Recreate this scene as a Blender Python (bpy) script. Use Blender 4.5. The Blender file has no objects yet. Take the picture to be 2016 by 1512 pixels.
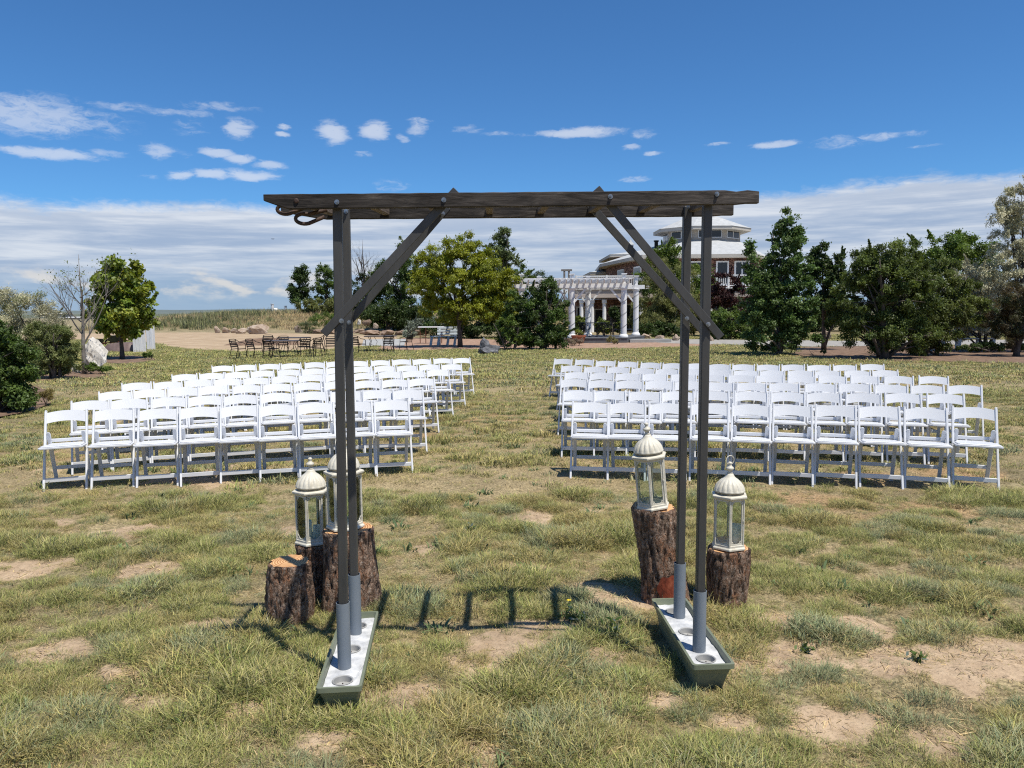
import bpy, bmesh, math, random
import numpy as np
from mathutils import Vector, Matrix
R = math.radians
SC = bpy.context.scene
COL = SC.collection

# ------------------------------------------------------------------ camera, sky, sun, exposure
CAM_H, PITCH, ROLL, FPX = 1.75, R(5.43), R(0.43), 1514.0
_f = np.array([0, math.cos(PITCH), -math.sin(PITCH)])
_u = np.array([0, math.sin(PITCH), math.cos(PITCH)])
_x = np.array([1.0, 0, 0])
_rr = math.cos(ROLL)*_x - math.sin(ROLL)*_u
_uu = math.cos(ROLL)*_u + math.sin(ROLL)*_x
cam_d = bpy.data.cameras.new('camera')
cam = bpy.data.objects.new('camera', cam_d); COL.objects.link(cam)
m3 = Matrix(((_rr[0], _uu[0], -_f[0]), (_rr[1], _uu[1], -_f[1]), (_rr[2], _uu[2], -_f[2])))
cam.matrix_world = Matrix.Translation((0, 0, CAM_H)) @ m3.to_4x4()
cam_d.sensor_width = 36.0; cam_d.lens = 36.0*FPX/2016
cam_d.clip_start = 0.05; cam_d.clip_end = 20000
SC.camera = cam

SUN_DIR = Vector((0.64, -0.63, 2.1)).normalized()          # towards the sun
sun_d = bpy.data.lights.new('sun', 'SUN'); sun_d.energy = 5.0; sun_d.angle = R(0.53); sun_d.color = (1.0, 0.945, 0.84)
sun = bpy.data.objects.new('sun', sun_d); COL.objects.link(sun)
sun.rotation_euler = SUN_DIR.to_track_quat('Z', 'Y').to_euler(); sun.location = (10, -10, 40)
SC.view_settings.view_transform = 'Standard'; SC.view_settings.look = 'None'
SC.view_settings.exposure = 0.12; SC.view_settings.gamma = 1.0; SC.view_settings.use_curve_mapping = False
SC.render.engine = 'CYCLES'; SC.cycles.use_denoising = False; SC.cycles.filter_width = 1.15

def ray(px, py):
    return _f + _rr*(px-1008)/FPX + _uu*(756-py)/FPX
def onz(px, py, z=0.0):
    r = ray(px, py); t = (z-CAM_H)/r[2]; return float(r[0]*t), float(r[1]*t)
def at(px, py, Y):
    r = ray(px, py); t = Y/r[1]; return float(r[0]*t), float(CAM_H+r[2]*t)
def dep(px, py): return onz(px, py)[1]

def lin(c):
    return tuple((v/12.92 if v <= 0.04045 else ((v+0.055)/1.055)**2.4) for v in (x/255 for x in c))

SKY_STR = 0.1
def make_world():
    w = bpy.data.worlds.new('World'); SC.world = w; w.use_nodes = True
    nt = w.node_tree; N = nt.nodes; L = nt.links; N.clear()
    def nd(t, **k):
        n = N.new(t)
        for a, b in k.items(): setattr(n, a, b)
        return n
    def inp(n, i, v):
        if isinstance(v, bpy.types.NodeSocket): L.new(v, n.inputs[i])
        else: n.inputs[i].default_value = v
    def M(op, a, b=0.0, c=0.0, clamp=False):
        n = nd('ShaderNodeMath', operation=op, use_clamp=clamp); inp(n, 0, a); inp(n, 1, b); inp(n, 2, c); return n.outputs[0]
    def smooth(v, lo, hi):
        n = nd('ShaderNodeMapRange', interpolation_type='SMOOTHSTEP'); inp(n, 0, v); inp(n, 1, lo); inp(n, 2, hi); inp(n, 3, 0.0); inp(n, 4, 1.0); return n.outputs[0]
    def noise(vec, scale, detail=4, rough=0.55, dist=0.0):
        n = nd('ShaderNodeTexNoise'); L.new(vec, n.inputs['Vector']); n.inputs['Scale'].default_value = scale
        n.inputs['Detail'].default_value = detail; n.inputs['Roughness'].default_value = rough; n.inputs['Distortion'].default_value = dist
        return n
    def mix(f, a, b, mode='MIX'):
        n = nd('ShaderNodeMix', data_type='RGBA', blend_type=mode); inp(n, 0, f); inp(n, 6, a); inp(n, 7, b); return n.outputs[2]
    sky = nd('ShaderNodeTexSky', sky_type='NISHITA'); sky.sun_disc = False
    sky.sun_elevation = math.asin(SUN_DIR.z); sky.sun_rotation = math.atan2(SUN_DIR.x, SUN_DIR.y)
    sky.altitude = 1600; sky.air_density = 1.0; sky.dust_density = 0.3; sky.ozone_density = 2.0
    tc = nd('ShaderNodeTexCoord'); D = tc.outputs['Generated']
    sp = nd('ShaderNodeSeparateXYZ'); L.new(D, sp.inputs[0]); X, Y, Z = sp.outputs
    el = M('MULTIPLY', M('ARCSINE', Z), 57.2958)
    az = M('MULTIPLY', M('ARCTAN2', X, Y), 57.2958)
    base = mix(1.0, sky.outputs[0], SKY_TINT, 'MULTIPLY')
    hs = nd('ShaderNodeHueSaturation'); hs.inputs['Saturation'].default_value = SKY_SAT; hs.inputs['Value'].default_value = SKY_VAL; L.new(base, hs.inputs['Color'])
    base = hs.outputs[0]
    # coordinates: azimuth, elevation in degrees
    cb = nd('ShaderNodeCombineXYZ'); L.new(az, cb.inputs[0]); L.new(el, cb.inputs[1]); AE = cb.outputs[0]
    def stretch(v, s):
        n = nd('ShaderNodeVectorMath', operation='MULTIPLY'); L.new(v, n.inputs[0]); n.inputs[1].default_value = s; return n.outputs[0]
    nz = noise(stretch(AE, (0.35, 0.9, 1)), 1.0, 5, 0.6)
    off = nd('ShaderNodeVectorMath', operation='SUBTRACT'); L.new(nz.outputs['Color'], off.inputs[0]); off.inputs[1].default_value = (.5, .5, .5)
    offm = stretch(off.outputs[0], (2.0, .75, 0))
    wv = nd('ShaderNodeVectorMath', operation='ADD'); L.new(AE, wv.inputs[0]); L.new(offm, wv.inputs[1]); W = wv.outputs[0]
    # small fair-weather shreds high in the sky
    acc = None
    for (cx, cy, rx, ry, d) in WISPS:
        r = ray(cx, cy); r = r/np.linalg.norm(r)
        a = math.degrees(math.atan2(r[0], r[1])); e = math.degrees(math.asin(r[2]))
        k = 57.3/FPX*(math.cos(math.radians(a)))
        s = nd('ShaderNodeVectorMath', operation='SUBTRACT'); L.new(W, s.inputs[0]); s.inputs[1].default_value = (a, e, 0)
        q = stretch(s.outputs[0], (1/(rx*k*1.45), 1/(ry*k*1.55), 0))
        ln = nd('ShaderNodeVectorMath', operation='LENGTH'); L.new(q, ln.inputs[0])
        mr = nd('ShaderNodeMapRange', interpolation_type='SMOOTHSTEP'); L.new(ln.outputs['Value'], mr.inputs[0])
        mr.inputs[1].default_value = 0.25; mr.inputs[2].default_value = 1.15; mr.inputs[3].default_value = d; mr.inputs[4].default_value = 0.0
        acc = mr.outputs[0] if acc is None else M('MAXIMUM', acc, mr.outputs[0])
    tex = noise(stretch(W, (0.9, 2.4, 1)), 1.0, 8, 0.66, 0.5)
    rag = smooth(M('ADD', acc, M('MULTIPLY', M('SUBTRACT', tex.outputs[0], 0.5), 1.9)), 0.10, 0.80)
    wisp = M('MULTIPLY', M('MULTIPLY', rag, smooth(acc, 0.0, 0.3)), M('ADD', M('MULTIPLY', acc, 0.50), 0.10))
    # the same shreds, sparsely, round the rest of the sky
    n2 = noise(stretch(AE, (0.16, 0.5, 1)), 1.0, 6, 0.6)
    away = smooth(M('ABSOLUTE', az), 36.0, 46.0)
    far = M('MULTIPLY', M('MULTIPLY', smooth(n2.outputs[0], 0.56, 0.7), away), smooth(el, 50.0, 30.0))
    # layered cloud bank above the horizon
    edge_n = noise(stretch(AE, (0.12, 0.3, 1)), 1.0, 5, 0.6)
    edge = M('ADD', M('MULTIPLY', az, 0.020), 7.75)
    ed = M('ADD', M('SUBTRACT', edge, el), M('MULTIPLY', M('SUBTRACT', edge_n.outputs[0], 0.5), 2.6))
    bank = smooth(M('ADD', ed, M('MULTIPLY', M('SUBTRACT', tex.outputs[0], 0.5), 1.1)), -0.35, 0.75)
    streak = noise(stretch(AE, (0.055, 0.85, 1)), 1.0, 6, 0.6, 0.4)
    streak2 = noise(stretch(AE, (0.2, 1.9, 1)), 1.0, 5, 0.6, 0.3)
    sv = M('ADD', M('MULTIPLY', streak.outputs[0], 0.65), M('MULTIPLY', streak2.outputs[0], 0.35))
    top = smooth(ed, 2.6, 0.2)                                    # brighter towards the upper rim
    lightness = M('ADD', smooth(sv, 0.40, 0.68), M('MULTIPLY', top, 0.45), clamp=True)
    hi = tuple(v/SKY_STR for v in lin((222, 227, 235))) + (1,)
    lo = tuple(v/SKY_STR for v in lin((164, 181, 207))) + (1,)
    bc = mix(lightness, lo, hi)
    # clearer hazy strip just over the land, with a few warm heaped clouds
    hz = tuple(v/SKY_STR for v in lin((146, 172, 202))) + (1,)
    low = smooth(M('ADD', el, M('MULTIPLY', M('SUBTRACT', edge_n.outputs[0], 0.5), 2.6)), 3.4, 0.9)
    bc = mix(M('MULTIPLY', low, 0.85), bc, hz)
    puff_n = noise(stretch(AE, (0.22, 0.55, 1)), 1.0, 6, 0.55, 0.2)
    puff = M('MULTIPLY', smooth(M('ADD', puff_n.outputs[0], M('MULTIPLY', smooth(M('ABSOLUTE', M('SUBTRACT', el, 1.9)), 2.2, 0.0), 0.12)), 0.60, 0.72), smooth(M('ABSOLUTE', M('SUBTRACT', el, 2.0)), 1.7, 0.3))
    wm = tuple(v/SKY_STR for v in lin((228, 222, 216))) + (1,)
    bc = mix(M('MULTIPLY', puff, 0.8), bc, wm)
    c1 = mix(M('MAXIMUM', wisp, far), base, tuple(v/SKY_STR for v in lin((238, 241, 246))) + (1,))
    c2 = mix(M('MULTIPLY', bank, 0.93), c1, bc)
    below = smooth(el, -0.2, -1.5)
    c3 = mix(below, c2, (1.0, 0.9, 0.62, 1))
    bg = nd('ShaderNodeBackground'); L.new(c3, bg.inputs[0]); bg.inputs[1].default_value = SKY_STR*0.92
    out = nd('ShaderNodeOutputWorld'); L.new(bg.outputs[0], out.inputs[0])
    w.cycles.sampling_method = 'MANUAL'; w.cycles.sample_map_resolution = 512

SKY_TINT = (0.50, 0.93, 1.30, 1); SKY_SAT = 1.0; SKY_VAL = 1.0
WISPS = [(60,225,110,34,.7),(200,245,60,22,.4),(300,215,110,9,.45),(430,210,70,8,.45),(95,303,85,10,.85),(215,303,35,8,.45),
 (470,255,26,17,.8),(375,250,30,18,.3),(310,297,30,13,.65),(345,305,25,7,.35),(425,303,30,8,.85),(470,314,34,8,.85),(535,327,28,8,.75),
 (355,346,22,8,.85),(415,344,38,9,.9),(490,346,46,10,.95),(560,250,16,5,.85),(557,264,16,4,.85),(655,262,27,19,.95),(740,258,28,16,.95),
 (825,250,18,13,.65),(795,273,12,7,.5),(650,240,22,4,.4),(825,237,25,3.5,.5),(920,252,30,7,.4),(980,263,28,4.5,.55),(715,305,16,5,.5),
 (770,365,35,11,.35),(1140,262,75,8,.95),(1040,265,30,5,.3),(1268,265,22,8,.55),(1243,289,18,5,.6),(1282,301,20,4,.7),(1248,353,32,6,.5),
 (1415,285,24,3.5,.55),(1525,285,45,6,.85),(1660,278,50,10,.45),(1740,267,65,6,.6),(1815,287,30,3.5,.45),(290,348,20,4,.3)]
make_world()

# ------------------------------------------------------------------ helpers
def tag(o, label=None, cat=None, group=None, kind=None):
    if label: o['label'] = label
    if cat: o['category'] = cat
    if group: o['group'] = group
    if kind: o['kind'] = kind
    return o
def thing(name, label, cat, loc=(0, 0, 0), rotz=0.0, group=None):
    o = bpy.data.objects.new(name, None); COL.objects.link(o)
    o.location = loc; o.rotation_euler = (0, 0, rotz); o.empty_display_size = 0.1
    return tag(o, label, cat, group)
def dup(root, loc, rot, label=None, group=None):
    r = root.copy(); COL.objects.link(r); r.location = loc; r.rotation_euler = rot
    if label: r['label'] = label
    if group: r['group'] = group
    for ch in root.children:
        c = ch.copy(); COL.objects.link(c); c.parent = r
        for g in ch.children:
            d = g.copy(); COL.objects.link(d); d.parent = c
    return r

class MB:
    def __init__(s): s.v = []; s.f = []
    def add(s, vs, fs):
        o = len(s.v); s.v += [tuple(map(float, p)) for p in vs]; s.f += [tuple(i+o for i in f) for f in fs]; return s
    def box(s, c, d, rot=None):
        hx, hy, hz = d[0]/2, d[1]/2, d[2]/2
        P = [Vector((x, y, z)) for x in (-hx, hx) for y in (-hy, hy) for z in (-hz, hz)]
        if rot is not None:
            mm = rot if isinstance(rot, Matrix) else Matrix.Rotation(rot, 3, 'Z'); P = [mm @ p for p in P]
        return s.add([p+Vector(c) for p in P], [(0, 1, 3, 2), (4, 6, 7, 5), (0, 4, 5, 1), (2, 3, 7, 6), (0, 2, 6, 4), (1, 5, 7, 3)])
    def bar(s, a, b, w, h, up=(0, 0, 1)):
        a, b = Vector(a), Vector(b); d = (b-a); l = d.length; d.normalize(); up = Vector(up)
        sd = d.cross(up)
        if sd.length < 1e-4: sd = d.cross(Vector((0, 1, 0)))
        sd.normalize(); up = sd.cross(d); mm = Matrix((sd, d, up)).transposed()
        return s.box((a+b)/2, (w, l, h), mm)
    def tube(s, pts, rad, n=6, cap=True):
        pts = [Vector(p) for p in pts]
        if not isinstance(rad, (list, tuple)): rad = [rad]*len(pts)
        o = []; fs = []; pv = None
        for i, p in enumerate(pts):
            t = (pts[min(i+1, len(pts)-1)]-pts[max(i-1, 0)]).normalized()
            if pv is None:
                pv = t.orthogonal().normalized()
            else:
                pv = (pv-t*pv.dot(t));  pv = pv.normalized() if pv.length > 1e-6 else t.orthogonal().normalized()
            q = t.cross(pv)
            for k in range(n):
                a = 2*math.pi*k/n; o.append(p+(pv*math.cos(a)+q*math.sin(a))*rad[i])
        for i in range(len(pts)-1):
            for k in range(n):
                k2 = (k+1) % n; fs.append((i*n+k, i*n+k2, (i+1)*n+k2, (i+1)*n+k))
        if cap:
            fs.append(tuple(range(n-1, -1, -1))); fs.append(tuple((len(pts)-1)*n+k for k in range(n)))
        return s.add(o, fs)
    def lathe(s, prof, n=16, c=(0, 0, 0), mod=None, phase=0.0, cap=True):
        o = []; fs = []
        for i, (r, z) in enumerate(prof):
            for k in range(n):
                a = 2*math.pi*k/n+phase; rr = r*(mod(a, i) if mod else 1)
                o.append((c[0]+rr*math.cos(a), c[1]+rr*math.sin(a), c[2]+z))
        for i in range(len(prof)-1):
            for k in range(n):
                k2 = (k+1) % n; fs.append((i*n+k, i*n+k2, (i+1)*n+k2, (i+1)*n+k))
        if cap:
            fs.append(tuple(range(n-1, -1, -1))); fs.append(tuple((len(prof)-1)*n+k for k in range(n)))
        return s.add(o, fs)
    def prism(s, poly, z0, z1):
        n = len(poly)
        return s.add([(x, y, z0) for x, y in poly]+[(x, y, z1) for x, y in poly],
                     [tuple(range(n-1, -1, -1)), tuple(range(n, 2*n))]+[(k, (k+1) % n, n+(k+1) % n, n+k) for k in range(n)])
    def torus(s, c, R_, r, ax=(0, 1, 0), n=20, m=6):
        ax = Vector(ax).normalized(); u = ax.orthogonal().normalized(); w = ax.cross(u); o = []; fs = []
        for i in range(n):
            a = 2*math.pi*i/n; d = u*math.cos(a)+w*math.sin(a)
            for k in range(m):
                b = 2*math.pi*k/m; o.append(Vector(c)+d*(R_+r*math.cos(b))+ax*r*math.sin(b))
        for i in range(n):
            for k in range(m):
                fs.append((i*m+k, ((i+1) % n)*m+k, ((i+1) % n)*m+(k+1) % m, i*m+(k+1) % m))
        return s.add(o, fs)
    def mesh(s, name, bevel=0.0, smooth=False):
        me = bpy.data.meshes.new(name); me.from_pydata(s.v, [], s.f)
        bm = bmesh.new(); bm.from_mesh(me); bmesh.ops.recalc_face_normals(bm, faces=bm.faces)
        if bevel > 0:
            es = [e for e in bm.edges if len(e.link_faces) == 2 and e.calc_face_angle(0) > 0.5]
            bmesh.ops.bevel(bm, geom=es, offset=bevel, segments=1, affect='EDGES', clamp_overlap=True)
        bm.to_mesh(me); bm.free()
        if smooth:
            me.polygons.foreach_set('use_smooth', [True]*len(me.polygons))
            if smooth == 'angle': me.set_sharp_from_angle(angle=R(40))
        return me
    def build(s, name, m, parent=None, bevel=0.0, smooth=False, loc=None):
        me = s.mesh(name, bevel, smooth)
        if m: me.materials.append(m)
        o = bpy.data.objects.new(name, me); COL.objects.link(o)
        if parent: o.parent = parent
        if loc: o.location = loc
        return o

# value noise shared by the ground and everything that stands on it
_rng0 = np.random.default_rng(5); _T = _rng0.random((256, 256))
def vnoise(x, y, s):
    x = np.asarray(x, float)*s+31.7; y = np.asarray(y, float)*s+17.3
    xi = np.floor(x).astype(int); yi = np.floor(y).astype(int); fx = x-xi; fy = y-yi
    fx = fx*fx*(3-2*fx); fy = fy*fy*(3-2*fy)
    a = _T[xi & 255, yi & 255]; b = _T[(xi+1) & 255, yi & 255]; c = _T[xi & 255, (yi+1) & 255]; d = _T[(xi+1) & 255, (yi+1) & 255]
    return (a*(1-fx)+b*fx)*(1-fy)+(c*(1-fx)+d*fx)*fy
def fbm(x, y, s, o=4):
    t = 0; w = 0.5; n = 0
    for i in range(o):
        t = t+w*vnoise(x+i*13.1, y-i*7.7, s); n += w; w *= 0.5; s *= 2.03
    return t/n
def sstep(v, a, b):
    t = np.clip((v-a)/(b-a), 0, 1); return t*t*(3-2*t)

# ------------------------------------------------------------------ materials
def base_mat(name):
    m = bpy.data.materials.new(name); m.use_nodes = True; nt = m.node_tree
    return m, nt, nt.nodes['Principled BSDF'], nt.nodes, nt.links
def setramp(cr, stops):
    while len(cr.elements) > 1: cr.elements.remove(cr.elements[-1])
    cr.elements[0].position = stops[0][0]; cr.elements[0].color = (*stops[0][1], 1)
    for p, c in stops[1:]:
        e = cr.elements.new(p); e.color = (*c, 1)
def pmat(name, stops, scale=6.0, stretch=(1, 1, 1), rough=0.6, bump=0.0, bscale=None, metal=0.0, detail=6, spec=0.4, dist=0.0, bdist=0.01, coat=0.0, objrand=0.0):
    """noise driven colour + bump in object space; stops = [(pos, rgb)...]"""
    m, nt, P, N, L = base_mat(name)
    tc = N.new('ShaderNodeTexCoord'); mp = N.new('ShaderNodeMapping'); mp.inputs['Scale'].default_value = stretch
    L.new(tc.outputs['Object'], mp.inputs[0])
    tx = N.new('ShaderNodeTexNoise'); tx.inputs['Scale'].default_value = scale; tx.inputs['Detail'].default_value = detail; tx.inputs['Roughness'].default_value = 0.6; tx.inputs['Distortion'].default_value = dist
    L.new(mp.outputs[0], tx.inputs['Vector'])
    cr = N.new('ShaderNodeValToRGB'); setramp(cr.color_ramp, stops); L.new(tx.outputs[0], cr.inputs[0])
    csock = cr.outputs[0]
    if objrand > 0:
        oi = N.new('ShaderNodeObjectInfo'); hs = N.new('ShaderNodeHueSaturation'); mr = N.new('ShaderNodeMapRange')
        L.new(oi.outputs['Random'], mr.inputs[0]); mr.inputs[3].default_value = 1-objrand; mr.inputs[4].default_value = 1+objrand
        L.new(mr.outputs[0], hs.inputs['Value']); L.new(csock, hs.inputs['Color']); csock = hs.outputs[0]
    L.new(csock, P.inputs['Base Color'])
    P.inputs['Roughness'].default_value = rough; P.inputs['Metallic'].default_value = metal; P.inputs['Specular IOR Level'].default_value = spec
    P.inputs['Coat Weight'].default_value = coat
    if bump > 0:
        t2 = N.new('ShaderNodeTexNoise'); t2.inputs['Scale'].default_value = bscale or scale*3; t2.inputs['Detail'].default_value = 6; L.new(mp.outputs[0], t2.inputs['Vector'])
        b = N.new('ShaderNodeBump'); b.inputs['Strength'].default_value = bump; b.inputs['Distance'].default_value = bdist; L.new(t2.outputs[0], b.inputs['Height']); L.new(b.outputs[0], P.inputs['Normal'])
    return m
def two(a, b, lo=0.35, hi=0.65): return [(lo, a), (hi, b)]
def leaf_mat(name, transl=0.35, rough=0.5):
    m, nt, P, N, L = base_mat(name)
    at_ = N.new('ShaderNodeAttribute'); at_.attribute_name = 'Col'
    L.new(at_.outputs['Color'], P.inputs['Base Color']); P.inputs['Roughness'].default_value = rough; P.inputs['Specular IOR Level'].default_value = 0.35
    tr = N.new('ShaderNodeBsdfTranslucent'); hs = N.new('ShaderNodeHueSaturation'); hs.inputs['Saturation'].default_value = 1.15; hs.inputs['Value'].default_value = 1.25
    L.new(at_.outputs['Color'], hs.inputs['Color']); L.new(hs.outputs[0], tr.inputs[0])
    mx = N.new('ShaderNodeMixShader'); mx.inputs[0].default_value = transl
    L.new(P.outputs[0], mx.inputs[1]); L.new(tr.outputs[0], mx.inputs[2]); L.new(mx.outputs[0], N['Material Output'].inputs[0])
    return m
def grass_mat(name):
    m, nt, P, N, L = base_mat(name)
    at_ = N.new('ShaderNodeAttribute'); at_.attribute_name = 'Col'
    oi = N.new('ShaderNodeObjectInfo'); hs = N.new('ShaderNodeHueSaturation'); mr = N.new('ShaderNodeMapRange'); mr2 = N.new('ShaderNodeMapRange')
    L.new(oi.outputs['Random'], mr.inputs[0]); mr.inputs[3].default_value = 0.75; mr.inputs[4].default_value = 1.22
    mu = N.new('ShaderNodeMath'); mu.operation = 'FRACT'; m5 = N.new('ShaderNodeMath'); m5.operation = 'MULTIPLY'; m5.inputs[1].default_value = 7.31
    gm = N.new('ShaderNodeNewGeometry'); va = N.new('ShaderNodeVectorMath'); va.operation = 'MULTIPLY_ADD'; va.inputs[1].default_value = (.55, .55, .55); va.inputs[2].default_value = (0, 0, .6); L.new(gm.outputs['Normal'], va.inputs[0])
    vn = N.new('ShaderNodeVectorMath'); vn.operation = 'NORMALIZE'; L.new(va.outputs[0], vn.inputs[0]); L.new(vn.outputs[0], P.inputs['Normal'])
    L.new(oi.outputs['Random'], m5.inputs[0]); L.new(m5.outputs[0], mu.inputs[0]); L.new(mu.outputs[0], mr2.inputs[0]); mr2.inputs[3].default_value = 0.485; mr2.inputs[4].default_value = 0.515
    L.new(mr.outputs[0], hs.inputs['Value']); L.new(mr2.outputs[0], hs.inputs['Hue']); L.new(at_.outputs['Color'], hs.inputs['Color'])
    L.new(hs.outputs[0], P.inputs['Base Color']); P.inputs['Roughness'].default_value = 0.55; P.inputs['Specular IOR Level'].default_value = 0.3
    tr = N.new('ShaderNodeBsdfTranslucent'); L.new(hs.outputs[0], tr.inputs[0])
    mx = N.new('ShaderNodeMixShader'); mx.inputs[0].default_value = 0.30
    L.new(P.outputs[0], mx.inputs[1]); L.new(tr.outputs[0], mx.inputs[2]); L.new(mx.outputs[0], N['Material Output'].inputs[0])
    return m
def glass_mat(name, tint=(0.93, 0.97, 0.95), refl=0.9):
    m, nt, P, N, L = base_mat(name); N.remove(P)
    tr = N.new('ShaderNodeBsdfTransparent'); tr.inputs[0].default_value = (*tint, 1)
    gl = N.new('ShaderNodeBsdfGlossy'); gl.inputs['Roughness'].default_value = 0.02
    fr = N.new('ShaderNodeFresnel'); fr.inputs[0].default_value = 1.5
    ml = N.new('ShaderNodeMath'); ml.operation = 'MULTIPLY'; ml.inputs[1].default_value = refl; L.new(fr.outputs[0], ml.inputs[0])
    ad = N.new('ShaderNodeMath'); ad.operation = 'ADD'; ad.inputs[1].default_value = 0.03; L.new(ml.outputs[0], ad.inputs[0])
    mx = N.new('ShaderNodeMixShader'); L.new(ad.outputs[0], mx.inputs[0]); L.new(tr.outputs[0], mx.inputs[1]); L.new(gl.outputs[0], mx.inputs[2])
    L.new(mx.outputs[0], N['Material Output'].inputs[0]); return m

MT = {}
MT['resin'] = pmat('white_resin', two((.635, .645, .665), (.675, .685, .705)), 3, rough=0.38, spec=0.45, objrand=0.04)
MT['post'] = pmat('grey_painted_steel', [(.3, (.042, .0415, .040)), (.6, (.062, .0605, .058)), (.85, (.10, .096, .09))], 9, (1, 1, .25), 0.5, 0.15, 60, spec=0.45)
MT['pvc'] = pmat('grey_pvc', two((.17, .20, .235), (.20, .23, .265)), 4, rough=0.42, spec=0.4)
MT['bolt'] = pmat('zinc_bolt', two((.22, .235, .25), (.42, .44, .46)), 60, rough=0.32, metal=0.8)
MT['iron'] = pmat('rusty_iron', two((.035, .022, .018), (.09, .05, .035)), 25, rough=0.7, bump=.4)
MT['tray'] = pmat('sage_plastic', two((.145, .165, .11), (.19, .21, .145)), 6, rough=0.45)
MT['concrete'] = pmat('poured_concrete', [(.3, (.34, .35, .36)), (.5, (.52, .53, .54)), (.72, (.74, .74, .73))], 14, rough=0.85, bump=0.5, bscale=55, bdist=.006)
MT['cup'] = pmat('grey_cup', two((.30, .30, .29), (.38, .38, .37)), 12, rough=0.6)
MT['cream'] = pmat('cream_enamel', [(.25, (.42, .37, .28)), (.45, (.60, .565, .47)), (.8, (.66, .63, .54))], 14, rough=0.5, bump=.15, bscale=60, spec=.35)
MT['band'] = pmat('aged_brass_mesh', two((.14, .12, .085), (.33, .30, .23)), 60, rough=0.6)
MT['wax'] = pmat('white_wax', two((.74, .76, .70), (.80, .82, .77)), 6, rough=0.5)
MT['glass'] = glass_mat('clear_glass')
MT['white_paint'] = pmat('white_paint', two((.72, .72, .72), (.80, .80, .79)), 2, rough=0.5)
MT['old_white'] = pmat('weathered_white_wood', [(.30, (.32, .31, .30)), (.40, (.70, .71, .72)), (.8, (.80, .81, .82))], 5, (4, 4, .5), 0.7, .3)
MT['grey_bench'] = pmat('pale_grey_boards', two((.46, .51, .54), (.60, .64, .66)), 4, (1, 6, 6), 0.7)
MT['black_metal'] = pmat('black_metal', two((.006, .006, .007), (.012, .012, .013)), 12, rough=0.6, spec=.2)
MT['table_top'] = pmat('brown_table_top', two((.075, .06, .052), (.12, .098, .086)), 8, rough=0.5)
MT['rust'] = pmat('rust_steel', two((.10, .035, .02), (.16, .06, .03)), 20, rough=0.7)
MT['terracotta'] = pmat('terracotta', two((.26, .085, .045), (.36, .13, .07)), 8, rough=0.45)
MT['deck_grey'] = pmat('grey_deck', two((.085, .09, .10), (.12, .125, .135)), 6, (1, 8, 1), 0.7)
MT['bark_far'] = pmat('bark', two((.05, .04, .032), (.12, .10, .085)), 14, (1, 1, .3), 0.9, .6)
MT['bark_grey'] = pmat('grey_bark', two((.13, .115, .10), (.26, .235, .21)), 16, (1, 1, .35), 0.9, .5)
MT['leaf'] = leaf_mat('leaves')
MT['silver_leaf'] = leaf_mat('silver_leaves', 0.2, 0.45)
MT['blade'] = grass_mat('grass_blades')
MT['dirt_rd'] = pmat('tan_dirt', [(.25, (.27, .19, .115)), (.5, (.40, .295, .185)), (.75, (.50, .39, .265))], 0.8, rough=0.95, bump=.5, bscale=5, bdist=.05, detail=9)
MT['red_gravel'] = pmat('red_gravel', [(.25, (.20, .115, .075)), (.5, (.33, .21, .145)), (.75, (.45, .33, .25))], 3.5, rough=0.95, bump=.7, bscale=10, bdist=.05, detail=9)
MT['grey_gravel'] = pmat('grey_gravel', [(.25, (.22, .205, .185)), (.75, (.40, .38, .35))], 3, rough=0.95, bump=.6, bscale=9, bdist=.04, detail=9)
MT['mulch'] = pmat('bark_mulch', [(.25, (.085, .05, .033)), (.5, (.185, .118, .078)), (.75, (.31, .215, .15))], 4.5, rough=0.95, bump=.8, bscale=11, bdist=.05, detail=9)
MT['slab'] = pmat('concrete_slab', two((.30, .30, .29), (.40, .40, .385)), 1.5, rough=0.85)
MT['boulder'] = pmat('pale_sandstone', [(.25, (.17, .115, .08)), (.42, (.33, .25, .185)), (.7, (.45, .385, .32))], 2.2, rough=0.9, bump=.6, bscale=6, bdist=.05, objrand=.12)
MT['white_rock'] = pmat('white_quartz_boulder', [(.25, (.42, .36, .29)), (.45, (.58, .55, .50)), (.65, (.66, .63, .58)), (.82, (.50, .33, .16))], 2.4, rough=0.9, bump=.6, bscale=5, bdist=.06)
MT['dark_rock'] = pmat('dark_blue_rock', two((.07, .072, .08), (.20, .205, .22)), 3, rough=0.8, bump=.6, bscale=7, bdist=.05)
MT['slab_rock'] = pmat('flagstone', [(.3, (.10, .062, .042)), (.5, (.24, .165, .115)), (.8, (.42, .34, .27))], 3, (1, 1, 5), 0.9, .6, 8, objrand=.2)

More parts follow.
